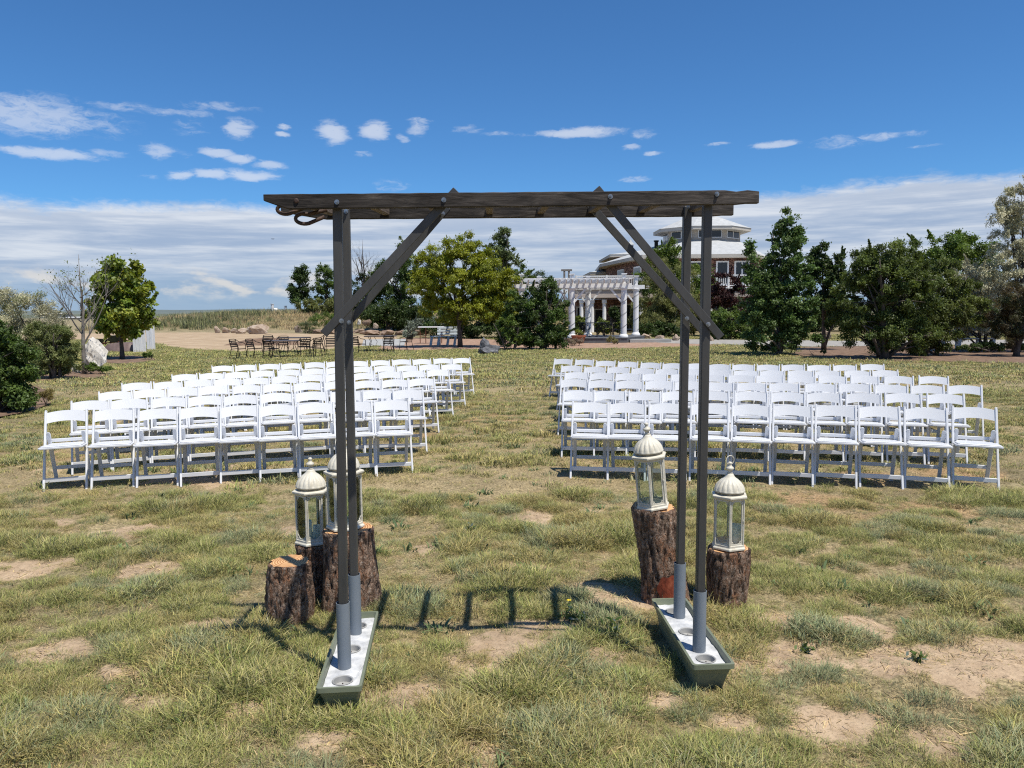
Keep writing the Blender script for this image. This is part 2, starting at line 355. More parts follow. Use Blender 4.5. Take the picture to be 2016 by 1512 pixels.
def wood_mat(name, stops, axis_stretch, scale=5.0, bump=.6, rough=.85):
    m, nt, P, N, L = base_mat(name)
    tc = N.new('ShaderNodeTexCoord'); mp = N.new('ShaderNodeMapping'); mp.inputs['Scale'].default_value = axis_stretch; L.new(tc.outputs['Object'], mp.inputs[0])
    t1 = N.new('ShaderNodeTexNoise'); t1.inputs['Scale'].default_value = scale; t1.inputs['Detail'].default_value = 9; t1.inputs['Roughness'].default_value = .7; t1.inputs['Distortion'].default_value = .6; L.new(mp.outputs[0], t1.inputs['Vector'])
    t2 = N.new('ShaderNodeTexNoise'); t2.inputs['Scale'].default_value = 1.6; t2.inputs['Detail'].default_value = 3; L.new(tc.outputs['Object'], t2.inputs['Vector'])
    cr = N.new('ShaderNodeValToRGB'); setramp(cr.color_ramp, stops); L.new(t1.outputs[0], cr.inputs[0])
    mr = N.new('ShaderNodeMapRange'); mr.inputs[1].default_value = .3; mr.inputs[2].default_value = .7; mr.inputs[3].default_value = .7; mr.inputs[4].default_value = 1.35; L.new(t2.outputs[0], mr.inputs[0])
    hs = N.new('ShaderNodeHueSaturation'); L.new(cr.outputs[0], hs.inputs['Color']); L.new(mr.outputs[0], hs.inputs['Value']); osock = hs.outputs[0]
    if name == 'weathered_dark_wood':
        sx = N.new('ShaderNodeSeparateXYZ'); L.new(tc.outputs['Object'], sx.inputs[0]); m3_ = N.new('ShaderNodeMapRange'); m3_.inputs[1].default_value = -.9; m3_.inputs[2].default_value = 1.0; m3_.inputs[3].default_value = .85; m3_.inputs[4].default_value = 1.9
        L.new(sx.outputs[0], m3_.inputs[0]); h2_ = N.new('ShaderNodeHueSaturation'); h2_.inputs['Saturation'].default_value = .85; L.new(osock, h2_.inputs['Color']); L.new(m3_.outputs[0], h2_.inputs['Value']); osock = h2_.outputs[0]
    L.new(osock, P.inputs['Base Color'])
    b = N.new('ShaderNodeBump'); b.inputs['Strength'].default_value = bump; b.inputs['Distance'].default_value = .006; L.new(t1.outputs[0], b.inputs['Height']); L.new(b.outputs[0], P.inputs['Normal'])
    P.inputs['Roughness'].default_value = rough; P.inputs['Specular IOR Level'].default_value = .3; return m
MT['beam'] = wood_mat('weathered_dark_wood', [(.30, (.007, .006, .005)), (.45, (.022, .018, .015)), (.58, (.046, .038, .032)), (.75, (.10, .087, .075))], (.9, 9, 9))
MT['peg'] = wood_mat('rafter_wood', [(.3, (.05, .036, .026)), (.7, (.21, .16, .12))], (6, 1, 6))
def bark_mat():
    m, nt, P, N, L = base_mat('pine_bark')
    tc = N.new('ShaderNodeTexCoord'); mp = N.new('ShaderNodeMapping'); mp.inputs['Scale'].default_value = (1, 1, .30); L.new(tc.outputs['Object'], mp.inputs[0])
    def noise(sc, det, rough, vec, dist=0.0):
        n = N.new('ShaderNodeTexNoise'); n.inputs['Scale'].default_value = sc; n.inputs['Detail'].default_value = det; n.inputs['Roughness'].default_value = rough; n.inputs['Distortion'].default_value = dist; L.new(vec, n.inputs['Vector']); return n
    def mr(v, a, b, c=0.0, d=1.0):
        n = N.new('ShaderNodeMapRange'); n.interpolation_type = 'SMOOTHSTEP'; L.new(v, n.inputs[0]); n.inputs[1].default_value = a; n.inputs[2].default_value = b; n.inputs[3].default_value = c; n.inputs[4].default_value = d; return n.outputs[0]
    def mix(f, a, b):
        n = N.new('ShaderNodeMix'); n.data_type = 'RGBA'; L.new(f, n.inputs[0])
        for i, v in ((6, a), (7, b)):
            if isinstance(v, tuple): n.inputs[i].default_value = (*v, 1)
            else: L.new(v, n.inputs[i])
        return n.outputs[2]
    O = tc.outputs['Object']; S = mp.outputs[0]
    rid = noise(24, 6, .65, S, 1.2); fl = noise(60, 8, .75, O, .6); big = noise(5.5, 3, .5, O); fl2 = noise(34, 5, .7, S, .4)
    cr = N.new('ShaderNodeValToRGB'); setramp(cr.color_ramp, [(.34, (.07, .038, .024)), (.44, (.21, .125, .082)), (.53, (.36, .245, .175)), (.62, (.50, .40, .32)), (.72, (.62, .56, .49))]); L.new(fl.outputs[0], cr.inputs[0])
    c = mix(mr(fl2.outputs[0], .50, .60, 0, .6), cr.outputs[0], (.40, .17, .075))
    c = mix(mr(big.outputs[0], .42, .62, 0, .35), c, (.13, .08, .055))
    c = mix(mr(rid.outputs[0], .38, .48), (.022, .012, .008), c)
    L.new(c, P.inputs['Base Color'])
    ad = N.new('ShaderNodeMath'); ad.operation = 'MULTIPLY_ADD'; L.new(fl.outputs[0], ad.inputs[0]); ad.inputs[1].default_value = .6; L.new(mr(rid.outputs[0], .36, .62), ad.inputs[2])
    b = N.new('ShaderNodeBump'); b.inputs['Strength'].default_value = 1.0; b.inputs['Distance'].default_value = .016; L.new(ad.outputs[0], b.inputs['Height']); L.new(b.outputs[0], P.inputs['Normal'])
    P.inputs['Roughness'].default_value = .7; P.inputs['Specular IOR Level'].default_value = .35; return m
MT['bark'] = bark_mat()
def endgrain_mat():
    m, nt, P, N, L = base_mat('fresh_cut_wood')
    tc = N.new('ShaderNodeTexCoord'); wv = N.new('ShaderNodeTexWave'); wv.wave_type = 'RINGS'; wv.rings_direction = 'Z'; wv.inputs['Scale'].default_value = 22; wv.inputs['Distortion'].default_value = 1.6; wv.inputs['Detail'].default_value = 3
    L.new(tc.outputs['Object'], wv.inputs['Vector'])
    ns = N.new('ShaderNodeTexNoise'); ns.inputs['Scale'].default_value = 8; ns.inputs['Detail'].default_value = 5; L.new(tc.outputs['Object'], ns.inputs['Vector'])
    ad = N.new('ShaderNodeMath'); ad.operation = 'MULTIPLY_ADD'; L.new(wv.outputs[0], ad.inputs[0]); ad.inputs[1].default_value = .55; L.new(ns.outputs[0], ad.inputs[2])
    cr = N.new('ShaderNodeValToRGB'); setramp(cr.color_ramp, [(.42, (.30, .12, .045)), (.7, (.52, .26, .10)), (1.0, (.66, .42, .21))]); L.new(ad.outputs[0], cr.inputs[0]); L.new(cr.outputs[0], P.inputs['Base Color']); P.inputs['Roughness'].default_value = .75
    return m
MT['cut'] = endgrain_mat()
def brick_mat():
    m, nt, P, N, L = base_mat('red_brick')
    tc = N.new('ShaderNodeTexCoord'); mp = N.new('ShaderNodeMapping'); mp.inputs['Scale'].default_value = (4.2, 4.2, 12); L.new(tc.outputs['Object'], mp.inputs[0])
    vo = N.new('ShaderNodeTexVoronoi'); vo.inputs['Scale'].default_value = 1.0; vo.inputs['Randomness'].default_value = .55; L.new(mp.outputs[0], vo.inputs['Vector'])
    sx = N.new('ShaderNodeSeparateColor'); L.new(vo.outputs['Color'], sx.inputs[0])
    cr = N.new('ShaderNodeValToRGB'); setramp(cr.color_ramp, [(.0, (.04, .022, .018)), (.35, (.11, .05, .038)), (.7, (.17, .085, .062)), (.93, (.30, .17, .13)), (1.0, (.36, .25, .2))]); L.new(sx.outputs[0], cr.inputs[0])
    L.new(cr.outputs[0], P.inputs['Base Color']); P.inputs['Roughness'].default_value = .9; return m
MT['brick'] = brick_mat()
MT['shingle'] = pmat('pale_shingle', [(.25, (.33, .34, .34)), (.5, (.43, .44, .44)), (.75, (.54, .55, .55))], 2.6, (1, 1, 3), .9, .5, 6, bdist=.05, detail=9)
MT['cream_wall'] = pmat('tan_siding', two((.40, .355, .30), (.47, .42, .36)), .6, rough=.8)
MT['fascia'] = pmat('cream_fascia', two((.44, .41, .36), (.52, .48, .42)), .6, rough=.7)
MT['soffit'] = pmat('pinkish_siding', two((.43, .36, .315), (.50, .43, .38)), .8, (1, 1, 6), .8)
def win_mat():
    m, nt, P, N, L = base_mat('dark_window'); P.inputs['Base Color'].default_value = (.012, .016, .02, 1); P.inputs['Roughness'].default_value = .04; P.inputs['Specular IOR Level'].default_value = .6; return m
MT['pane'] = win_mat()
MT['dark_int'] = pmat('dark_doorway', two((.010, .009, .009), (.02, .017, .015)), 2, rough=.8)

# ------------------------------------------------------------------ ground
def berm(x, y):
    """raised, grass grown bank behind the patio"""
    cy = 84+0.10*(x+25)
    prof = np.where(y < cy, sstep(y, cy-13, cy-1), 1-0.75*sstep(y, cy+4, cy+24))
    along = sstep(x, -46, -33)*(1-sstep(x, 8, 20))
    return prof*along*(1.08+0.45*vnoise(x, y, .11)+.25*vnoise(x, y, .4)+0.022*np.clip(x+33, 0, 30))
BARE = [(590,1050,.28),(300,1130,.30),(1000,1280,.26),(965,1330,.22),(1190,1165,.22),(1230,1190,.20),(1540,1225,.18),(1585,1290,.26),(1830,1310,.34),(1960,1290,.34),
        (310,1390,.20),(240,1330,.15),(500,1400,.12),(800,1375,.20),(1180,1300,.18),(1300,1390,.12),(930,1495,.14),(1450,1430,.14),(1640,1440,.20),(60,1120,.30),(250,1050,.30),
        (1030,1130,.22),(840,1080,.2),(700,1270,.12),(420,1235,.2),(1700,1240,.2),(1080,1240,.2),(1440,1310,.15),(100,1290,.2),(640,1460,.12),(1860,1470,.16)]
STRAW = [(970,825,.75),(1600,990,.5),(1280,800,.4),(1700,940,.4),(1560,1010,.45),(850,860,.4),(1900,930,.5),(300,850,.5),(100,900,.6),(1830,1010,.4)]
BAREW = [(*onz(a, b), r) for a, b, r in BARE]; STRAWW = [(*onz(a, b), r) for a, b, r in STRAW]
def field(x, y, spots):
    o = np.zeros_like(x)
    for cx, cy, r in spots:
        d = np.hypot((x-cx)/1.35, y-cy)/(r*.8)+(fbm(x, y, 5.0, 3)-.5)*1.3
        o = np.maximum(o, 1-sstep(d, .55, 1.15))
    return o
def bare(x, y):
    n = fbm(x, y, 1.5, 4); n2 = fbm(x+40, y+9, .55, 3)
    a = sstep(n*0.75+n2*0.35, .69, .86)*.75*(1-sstep(y, 9, 20)*.75)
    return np.maximum(a, field(x, y, BAREW))
# bunch-grass hummocks: centre, radius, height, kind
_rgh = np.random.default_rng(77)
def _hum():
    o = []
    n = 3400; y = 2.0+14*_rgh.random(n)**1.15; x = (_rgh.random(n)*2-1)*(.72*y+1.2)
    dens = fbm(x, y, .7, 3)
    k = _rgh.random(n) < .25+1.5*np.clip(dens-.35, 0, .5); x, y = x[k], y[k]; n = len(x)
    r = .07+.17*_rgh.random(n)**1.6; return np.c_[x, y, r, .25+.75*_rgh.random(n), _rgh.random(n)]
HUM = _hum()
def hummock(x, y):
    x = np.asarray(x, float).ravel(); y = np.asarray(y, float).ravel(); H_ = np.zeros(len(x)); K_ = np.zeros(len(x)); order = np.argsort(HUM[:, 1]); hs = HUM[order]
    idx = np.where((y > 1.5) & (y < 16.6) & (np.abs(x) < 14))[0]; idx = idx[np.argsort(y[idx])]
    for s in range(0, len(idx), 1500):
        q = idx[s:s+1500]; lo, hi = y[q].min()-.4, y[q].max()+.4; h = hs[(hs[:, 1] > lo) & (hs[:, 1] < hi)]
        if not len(h): continue
        d = np.hypot((x[q][:, None]-h[None, :, 0])/1.25, y[q][:, None]-h[None, :, 1])/h[None, :, 2]
        v = (1-sstep(d, .45, 1.15))*(.35+.65*h[None, :, 3]); j = v.argmax(1); H_[q] = v[np.arange(len(q)), j]; K_[q] = h[j, 4]
    f = 1-sstep(y, 13, 16.5); return H_*f, K_
def G(x, y):
    x = np.asarray(x, float); y = np.asarray(y, float)
    near = 1-sstep(y, 7, 13)
    return (vnoise(x, y, 1.1)-.5)*.03*near+(vnoise(x, y, 3.3)-.5)*.022*near+berm(x, y)+(hummock(x, y)[0].reshape(x.shape)*.022 if x.size > 1 else 0)
def g1(x, y): return float(G(np.array([x]), np.array([y]))[0])

def make_ground():
    an = np.concatenate([np.radians(np.arange(-44, 44.01, .42)), np.radians(np.arange(48, 316, 4.0))])
    rs = [.4]
    while rs[-1] < 9000: rs.append(rs[-1]*1.02 if rs[-1] < 140 else rs[-1]*1.12)
    rs = np.array(rs); A, Rr = np.meshgrid(an, rs); X = (np.sin(A)*Rr).ravel(); Y = (np.cos(A)*Rr).ravel(); Z = G(X, Y)
    Z = Z-np.clip(np.hypot(X, Y)-180, 0, 1e9)*.0006*0
    b = bare(X, Y)
    fine = (vnoise(X, Y, 9)-.5)*.014*(1-sstep(Y, 5, 9))
    Z = Z+fine
    n = len(an); k = len(rs)
    V = np.c_[X, Y, Z]; V = np.vstack([V, [[0, 0, 0]]])
    F = []
    for i in range(k-1):
        for j in range(n):
            j2 = (j+1) % n; F.append((i*n+j, i*n+j2, (i+1)*n+j2, (i+1)*n+j))
    for j in range(n): F.append((k*n, (j+1) % n, j))
    me = bpy.data.meshes.new('ground'); me.from_pydata(V.tolist(), [], F)
    soil = np.array([.54, .385, .235]); thatch = np.array([.25, .205, .115]); far = np.array([.30, .25, .15]); bank = np.array([.20, .16, .085]); plain = np.array([.13, .145, .10])
    dry = sstep(fbm(X, Y, .35, 4), .42, .62)[:, None]
    lawn = thatch*(1-dry)+np.array([.33, .26, .145])*dry
    s = field(X, Y, STRAWW)[:, None]; lawn = lawn*(1-s)+np.array([.37, .25, .135])*s
    C = lawn
    bm_ = sstep(Y, 55, 70)[:, None]; C = C*(1-bm_)+far*bm_
    hb = sstep(berm(X, Y), .05, .5)[:, None]; C = C*(1-hb)+bank*hb
    pl = sstep(Y, 150, 500)[:, None]; C = C*(1-pl)+plain*pl
    C = np.vstack([C, [soil]]); b2 = np.append(b, 1.0)*1.0
    ba = me.attributes.new('bare', 'FLOAT', 'POINT'); ba.data.foreach_set('value', b2)
    at_ = me.color_attributes.new('Col', 'FLOAT_COLOR', 'POINT'); at_.data.foreach_set('color', np.c_[C, np.ones(len(C))].ravel())
    me.polygons.foreach_set('use_smooth', [True]*len(me.polygons))
    m, nt, P, N, L = base_mat('dry_soil')
    a = N.new('ShaderNodeAttribute'); a.attribute_name = 'Col'; tc = N.new('ShaderNodeTexCoord')
    t1 = N.new('ShaderNodeTexNoise'); t1.inputs['Scale'].default_value = 22; t1.inputs['Detail'].default_value = 9; t1.inputs['Roughness'].default_value = .7; L.new(tc.outputs['Object'], t1.inputs['Vector'])
    t2 = N.new('ShaderNodeTexNoise'); t2.inputs['Scale'].default_value = 1.3; t2.inputs['Detail'].default_value = 9; L.new(tc.outputs['Object'], t2.inputs['Vector'])
    mu = N.new('ShaderNodeMath'); mu.operation = 'MULTIPLY_ADD'; L.new(t1.outputs[0], mu.inputs[0]); mu.inputs[1].default_value = .7; L.new(t2.outputs[0], mu.inputs[2])
    mr = N.new('ShaderNodeMapRange'); mr.inputs[1].default_value = .45; mr.inputs[2].default_value = 1.25; mr.inputs[3].default_value = .55; mr.inputs[4].default_value = 1.4; L.new(mu.outputs[0], mr.inputs[0])
    ab = N.new('ShaderNodeAttribute'); ab.attribute_name = 'bare'
    t3 = N.new('ShaderNodeTexNoise'); t3.inputs['Scale'].default_value = 9; t3.inputs['Detail'].default_value = 8; t3.inputs['Roughness'].default_value = .75; L.new(tc.outputs['Object'], t3.inputs['Vector'])
    ma = N.new('ShaderNodeMath'); ma.operation = 'MULTIPLY_ADD'; L.new(t3.outputs[0], ma.inputs[0]); ma.inputs[1].default_value = 1.3; L.new(ab.outputs['Fac'], ma.inputs[2])
    mb_ = N.new('ShaderNodeMapRange'); mb_.interpolation_type = 'SMOOTHSTEP'; mb_.inputs[1].default_value = .92; mb_.inputs[2].default_value = 1.18; L.new(ma.outputs[0], mb_.inputs[0])
    vo = N.new('ShaderNodeTexVoronoi'); vo.inputs['Scale'].default_value = 55; L.new(tc.outputs['Object'], vo.inputs['Vector'])
    sr = N.new('ShaderNodeValToRGB'); setramp(sr.color_ramp, [(.0, (.20, .135, .085)), (.32, (.35, .25, .16)), (.6, (.47, .35, .23)), (1, (.58, .46, .33))]); L.new(t3.outputs[0], sr.inputs[0])
    pb = N.new('ShaderNodeMapRange'); pb.inputs[1].default_value = .0; pb.inputs[2].default_value = .35; pb.inputs[3].default_value = .62; pb.inputs[4].default_value = 1.08; L.new(vo.outputs['Distance'], pb.inputs[0])
    h3 = N.new('ShaderNodeHueSaturation'); L.new(sr.outputs[0], h3.inputs['Color']); L.new(pb.outputs[0], h3.inputs['Value'])
    t5 = N.new('ShaderNodeTexNoise'); t5.inputs['Scale'].default_value = 48; t5.inputs['Detail'].default_value = 6; t5.inputs['Roughness'].default_value = .8; L.new(tc.outputs['Object'], t5.inputs['Vector'])
    q5 = N.new('ShaderNodeMapRange'); q5.inputs[1].default_value = .38; q5.inputs[2].default_value = .62; q5.inputs[3].default_value = .35; q5.inputs[4].default_value = 1.5; L.new(t5.outputs[0], q5.inputs[0])
    h5 = N.new('ShaderNodeHueSaturation'); L.new(a.outputs['Color'], h5.inputs['Color']); L.new(q5.outputs[0], h5.inputs['Value'])
    mxs = N.new('ShaderNodeMix'); mxs.data_type = 'RGBA'; L.new(mb_.outputs[0], mxs.inputs[0]); L.new(h5.outputs[0], mxs.inputs[6]); L.new(h3.outputs[0], mxs.inputs[7])
    hs = N.new('ShaderNodeHueSaturation'); L.new(mxs.outputs[2], hs.inputs['Color']); L.new(mr.outputs[0], hs.inputs['Value']); L.new(hs.outputs[0], P.inputs['Base Color'])
    b_ = N.new('ShaderNodeBump'); b_.inputs['Strength'].default_value = .7; b_.inputs['Distance'].default_value = .03; L.new(t1.outputs[0], b_.inputs['Height']); L.new(b_.outputs[0], P.inputs['Normal'])
    P.inputs['Roughness'].default_value = .95; P.inputs['Specular IOR Level'].default_value = .15
    me.materials.append(m); o = bpy.data.objects.new('ground', me); COL.objects.link(o)
    tag(o, 'dry lawn soil and plain running out to the horizon', None, None, 'structure')
make_ground()

SHEETS = []
def sheet(name, pts, z, m, label, jit=.12):
    P = [onz(*p) for p in pts]; Q = []; rg = random.Random(len(pts))
    for i in range(len(P)):
        a, b = P[i], P[(i+1) % len(P)]; l = math.hypot(b[0]-a[0], b[1]-a[1]); k = max(1, int(l/.6))
        k = min(k, 60)
        for j in range(k):
            t = j/k; Q.append((a[0]+(b[0]-a[0])*t+rg.uniform(-jit, jit), a[1]+(b[1]-a[1])*t+rg.uniform(-jit, jit)))
    me = bpy.data.meshes.new(name); bm = bmesh.new()
    vs = [bm.verts.new((x, y, z)) for x, y in Q]; f = bm.faces.new(vs)
    bmesh.ops.triangulate(bm, faces=[f]); bmesh.ops.recalc_face_normals(bm, faces=bm.faces)
    for f in bm.faces:
        if f.normal.z < 0: f.normal_flip()
    bm.to_mesh(me); bm.free(); me.materials.append(m)
    o = bpy.data.objects.new(name, me); COL.objects.link(o); tag(o, label, None, None, 'structure'); SHEETS.append(np.array(Q)); return o
sheet('dirt_path', [(-200,655),(60,652),(180,650),(300,652),(420,655),(540,656),(640,658),(720,660),(790,664),(770,676),(700,683),(650,688),(560,691.5),(480,692.5),(400,690),(340,684),(300,676),(230,669),(100,668),(-200,672)], .010, MT['dirt_rd'], 'tan dirt track running across behind the black patio chairs')
sheet('red_gravel_bed', [(740,688),(820,690),(920,688),(1000,687),(1100,688),(1240,686),(1400,682),(1400,677),(1260,674),(1150,672),(1000,670),(900,666),(800,665),(760,672)], .014, MT['red_gravel'], 'reddish gravel strip in front of the white pergola')
sheet('concrete_pad', [(716,669),(800,667.5),(796,681),(712,682)], .022, MT['slab'], 'pale concrete pad under the middle patio table', .0)
sheet('gravel_path', [(1240,672),(1330,668),(1500,670),(1720,672),(2100,668),(2100,680),(1760,681),(1600,683),(1500,680.5),(1400,678.5),(1310,676)], .018, MT['grey_gravel'], 'grey gravel path curving past the pergola deck')
sheet('mulch_bed', [(1556,701),(1575,684),(1660,682.5),(1760,681),(1900,681),(2200,681),(2200,726),(2016,717),(1900,713),(1780,711),(1700,711),(1620,705)], .012, MT['mulch'], 'reddish mulch bed under the trees on the right')
sheet('mulch_bed', [(-200,838),(0,824),(70,812),(112,794),(96,772),(60,760),(-200,770)], .034, MT['mulch'], 'dark mulch round the big leafy shrub at the left edge', .06)
sheet('mulch_bed', [(60,752),(120,747),(190,745),(222,739),(190,728),(110,735),(50,745)], .020, MT['mulch'], 'ring of mulch around the bare tree', .06)
sheet('mulch_bed', [(190,713),(250,717),(310,709),(300,703),(250,700),(205,704)], .012, MT['mulch'], 'ring of mulch around the young green tree', .06)

# ------------------------------------------------------------------ grass (instanced tufts)
def tuft_mesh(name, n, rad, hmin, hmax, wd, lean, cols, seed, seg=2, flat=0.0, lod_tip=True):
    rg = np.random.default_rng(seed)
    a = rg.random(n)*2*np.pi; r = np.sqrt(rg.random(n))*rad
    bx, by = r*np.cos(a), r*np.sin(a)
    h = hmin+(hmax-hmin)*rg.random(n)**1.4; h *= 1-.35*(r/rad)**2
    az = a+rg.normal(0, 1.0, n); ln = lean*(.35+.9*rg.random(n))*(.5+r/rad)
    dx, dy = np.cos(az)*ln, np.sin(az)*ln
    px, py = -np.sin(az+rg.normal(0, .8, n)), np.cos(az+rg.normal(0, .8, n))
    w = wd*(.7+.6*rg.random(n))
    V = []; F = []
    ts = np.linspace(0, 1, seg+1)
    for i in range(n):
        o = len(V)
        for k, t in enumerate(ts):
            c = np.array([bx[i]+dx[i]*h[i]*t**1.7, by[i]+dy[i]*h[i]*t**1.7, h[i]*(t-(.28+flat)*ln[i]*t*t)])
            if k == 0: c[2] -= .012
            if k < seg:
                ww = w[i]*(1-.45*t)*.5; V.append(c+np.array([px[i]*ww, py[i]*ww, 0])); V.append(c-np.array([px[i]*ww, py[i]*ww, 0]))
            else: V.append(c)
        for k in range(seg-1): F.append((o+2*k, o+2*k+1, o+2*k+3, o+2*k+2))
        F.append((o+2*seg-2, o+2*seg-1, o+2*seg))
    me = bpy.data.meshes.new(name); me.from_pydata([tuple(v) for v in V], [], F)
    per = 2*seg+1; cc = np.array(cols)
    ci = rg.integers(0, len(cc), n); base = cc[ci]*(.50+1.0*rg.random((n, 1)))
    C = np.repeat(base, per, axis=0).reshape(n, per, 3)
    tipf = np.linspace(0, 1, per)[None, :, None]*np.clip(rg.random((n, 1, 1))*1.5-.75, 0, .85); C = (C*(1-tipf)+np.array([.60, .51, .31])*tipf).reshape(-1, 3) if lod_tip else C.reshape(-1, 3)
    ca = me.color_attributes.new('Col', 'FLOAT_COLOR', 'POINT'); ca.data.foreach_set('color', np.c_[C, np.ones(len(C))].ravel())
    me.materials.append(MT['blade']); return me
GREEN = [(0.251,0.293,0.073),(0.304,0.325,0.095),(0.356,0.348,0.112),(0.213,0.261,0.067),(0.440,0.404,0.140)]
OLIVE = [(0.376,0.327,0.109),(0.451,0.378,0.136),(0.300,0.283,0.089),(0.541,0.437,0.173),(0.256,0.247,0.073)]
STRAWC = [(0.549,0.426,0.212),(0.624,0.492,0.257),(0.449,0.342,0.167),(0.374,0.300,0.140),(0.524,0.384,0.190)]
BLUEG = [(0.227,0.279,0.140),(0.284,0.319,0.166),(0.195,0.239,0.113),(0.341,0.343,0.173),(0.162,0.215,0.094)]
WEED = [(.13,.19,.07),(.16,.22,.085),(.11,.16,.07)]
TUFTS = bpy.data.collections.new('grass_tufts')
_defs = []
for lod, (n, rad, wd, seg) in enumerate([(104, .078, .0026, 3), (60, .13, .0068, 2), (34, .26, .017, 2)]):
    sc = (1, 1.0, 1.15)[lod]
    for kind, cols, h0, h1, ln, fl in (('green', GREEN, .02, .092, .9, .05), ('olive', OLIVE, .02, .082, 1.05, .1), ('straw', STRAWC, .010, .058, 1.4, .4), ('blue', BLUEG, .02, .082, .95, .05)):
        for v in range(3): _defs.append((f't{lod}_{kind}_{v}', n, rad, h0*sc, h1*sc, wd, ln, cols, seg, fl))
for v in range(3): _defs.append((f't7_litter_{v}', 20, .11, .03, .075, .0038, 5.0, STRAWC+[(.60,.50,.33),(.30,.22,.14),(.20,.14,.09)], 2, .55))
for v in range(3): _defs.append((f't3_weed_{v}', 26, .07, .02, .09, .014, 1.1, WEED, 3, .1))
for v in range(3): _defs.append((f't4_tall_{v}', 46, .55, .35, .85, .035, .35, [(.22,.20,.10),(.30,.25,.13),(.15,.17,.07),(.38,.30,.16)], 2, 0))
for v in range(3): _defs.append((f't5_tan_{v}', 46, .55, .2, .55, .035, .45, STRAWC+[(.36,.24,.12)], 2, 0))
for v in range(3): _defs.append((f't6_dark_{v}', 40, .5, .4, .95, .04, .35, [(.14,.155,.06),(.19,.19,.085),(.11,.13,.05)], 2, 0))
_names = {}
for i, (nm, n, rad, h0, h1, wd, ln, cols, seg, fl) in enumerate(_defs):
    o = bpy.data.objects.new(f'{i:03d}_{nm}', tuft_mesh(nm, n, rad, h0, h1, wd, ln, cols, 100+i, seg, fl, not ('weed' in nm or 'dark' in nm))); TUFTS.objects.link(o); _names[nm] = i
def pick(rg, lod, kinds):
    """kinds: array of 0..3 -> collection index"""
    return np.array([_names[f't{lod}_green_0']])+kinds*3+rg.integers(0, 3, len(kinds))
def scatter(name, P, ROT, SCL, IDX, label):
    me = bpy.data.meshes.new(name); me.vertices.add(len(P)); me.vertices.foreach_set('co', np.asarray(P, float).ravel())
    a = me.attributes.new('rot', 'FLOAT_VECTOR', 'POINT'); a.data.foreach_set('vector', np.asarray(ROT, float).ravel())
    a = me.attributes.new('scl', 'FLOAT', 'POINT'); a.data.foreach_set('value', np.asarray(SCL, float))
    a = me.attributes.new('idx', 'INT', 'POINT'); a.data.foreach_set('value', np.asarray(IDX, int))
    o = bpy.data.objects.new(name, me); COL.objects.link(o)
    ng = bpy.data.node_groups.new(name, 'GeometryNodeTree')
    ng.interface.new_socket('Geometry', in_out='INPUT', socket_type='NodeSocketGeometry'); ng.interface.new_socket('Geometry', in_out='OUTPUT', socket_type='NodeSocketGeometry')
    N, L = ng.nodes, ng.links
    gi = N.new('NodeGroupInput'); go = N.new('NodeGroupOutput'); ip = N.new('GeometryNodeInstanceOnPoints'); ci = N.new('GeometryNodeCollectionInfo')
    ci.inputs['Collection'].default_value = TUFTS; ci.inputs['Separate Children'].default_value = True; ci.inputs['Reset Children'].default_value = True
    def na(t, n):
        k = N.new('GeometryNodeInputNamedAttribute'); k.data_type = t; k.inputs['Name'].default_value = n; return k.outputs['Attribute']
    L.new(gi.outputs[0], ip.inputs['Points']); L.new(ci.outputs[0], ip.inputs['Instance']); ip.inputs['Pick Instance'].default_value = True
    L.new(na('INT', 'idx'), ip.inputs['Instance Index']); L.new(na('FLOAT_VECTOR', 'rot'), ip.inputs['Rotation']); L.new(na('FLOAT', 'scl'), ip.inputs['Scale'])
    L.new(ip.outputs[0], go.inputs[0])
    md = o.modifiers.new('tufts', 'NODES'); md.node_group = ng
    tag(o, label, None, None, 'stuff'); return o
def inside(x, y, poly):
    c = np.zeros(len(x), bool); n = len(poly); j = n-1
    for i in range(n):
        xi, yi = poly[i]; xj, yj = poly[j]
        k = ((yi > y) != (yj > y)) & (x < (xj-xi)*(y-yi)/(yj-yi+1e-12)+xi); c ^= k; j = i
    return c
KEEPOUT = []   # (x, y, r) filled in below for trays and stumps before the grass is laid
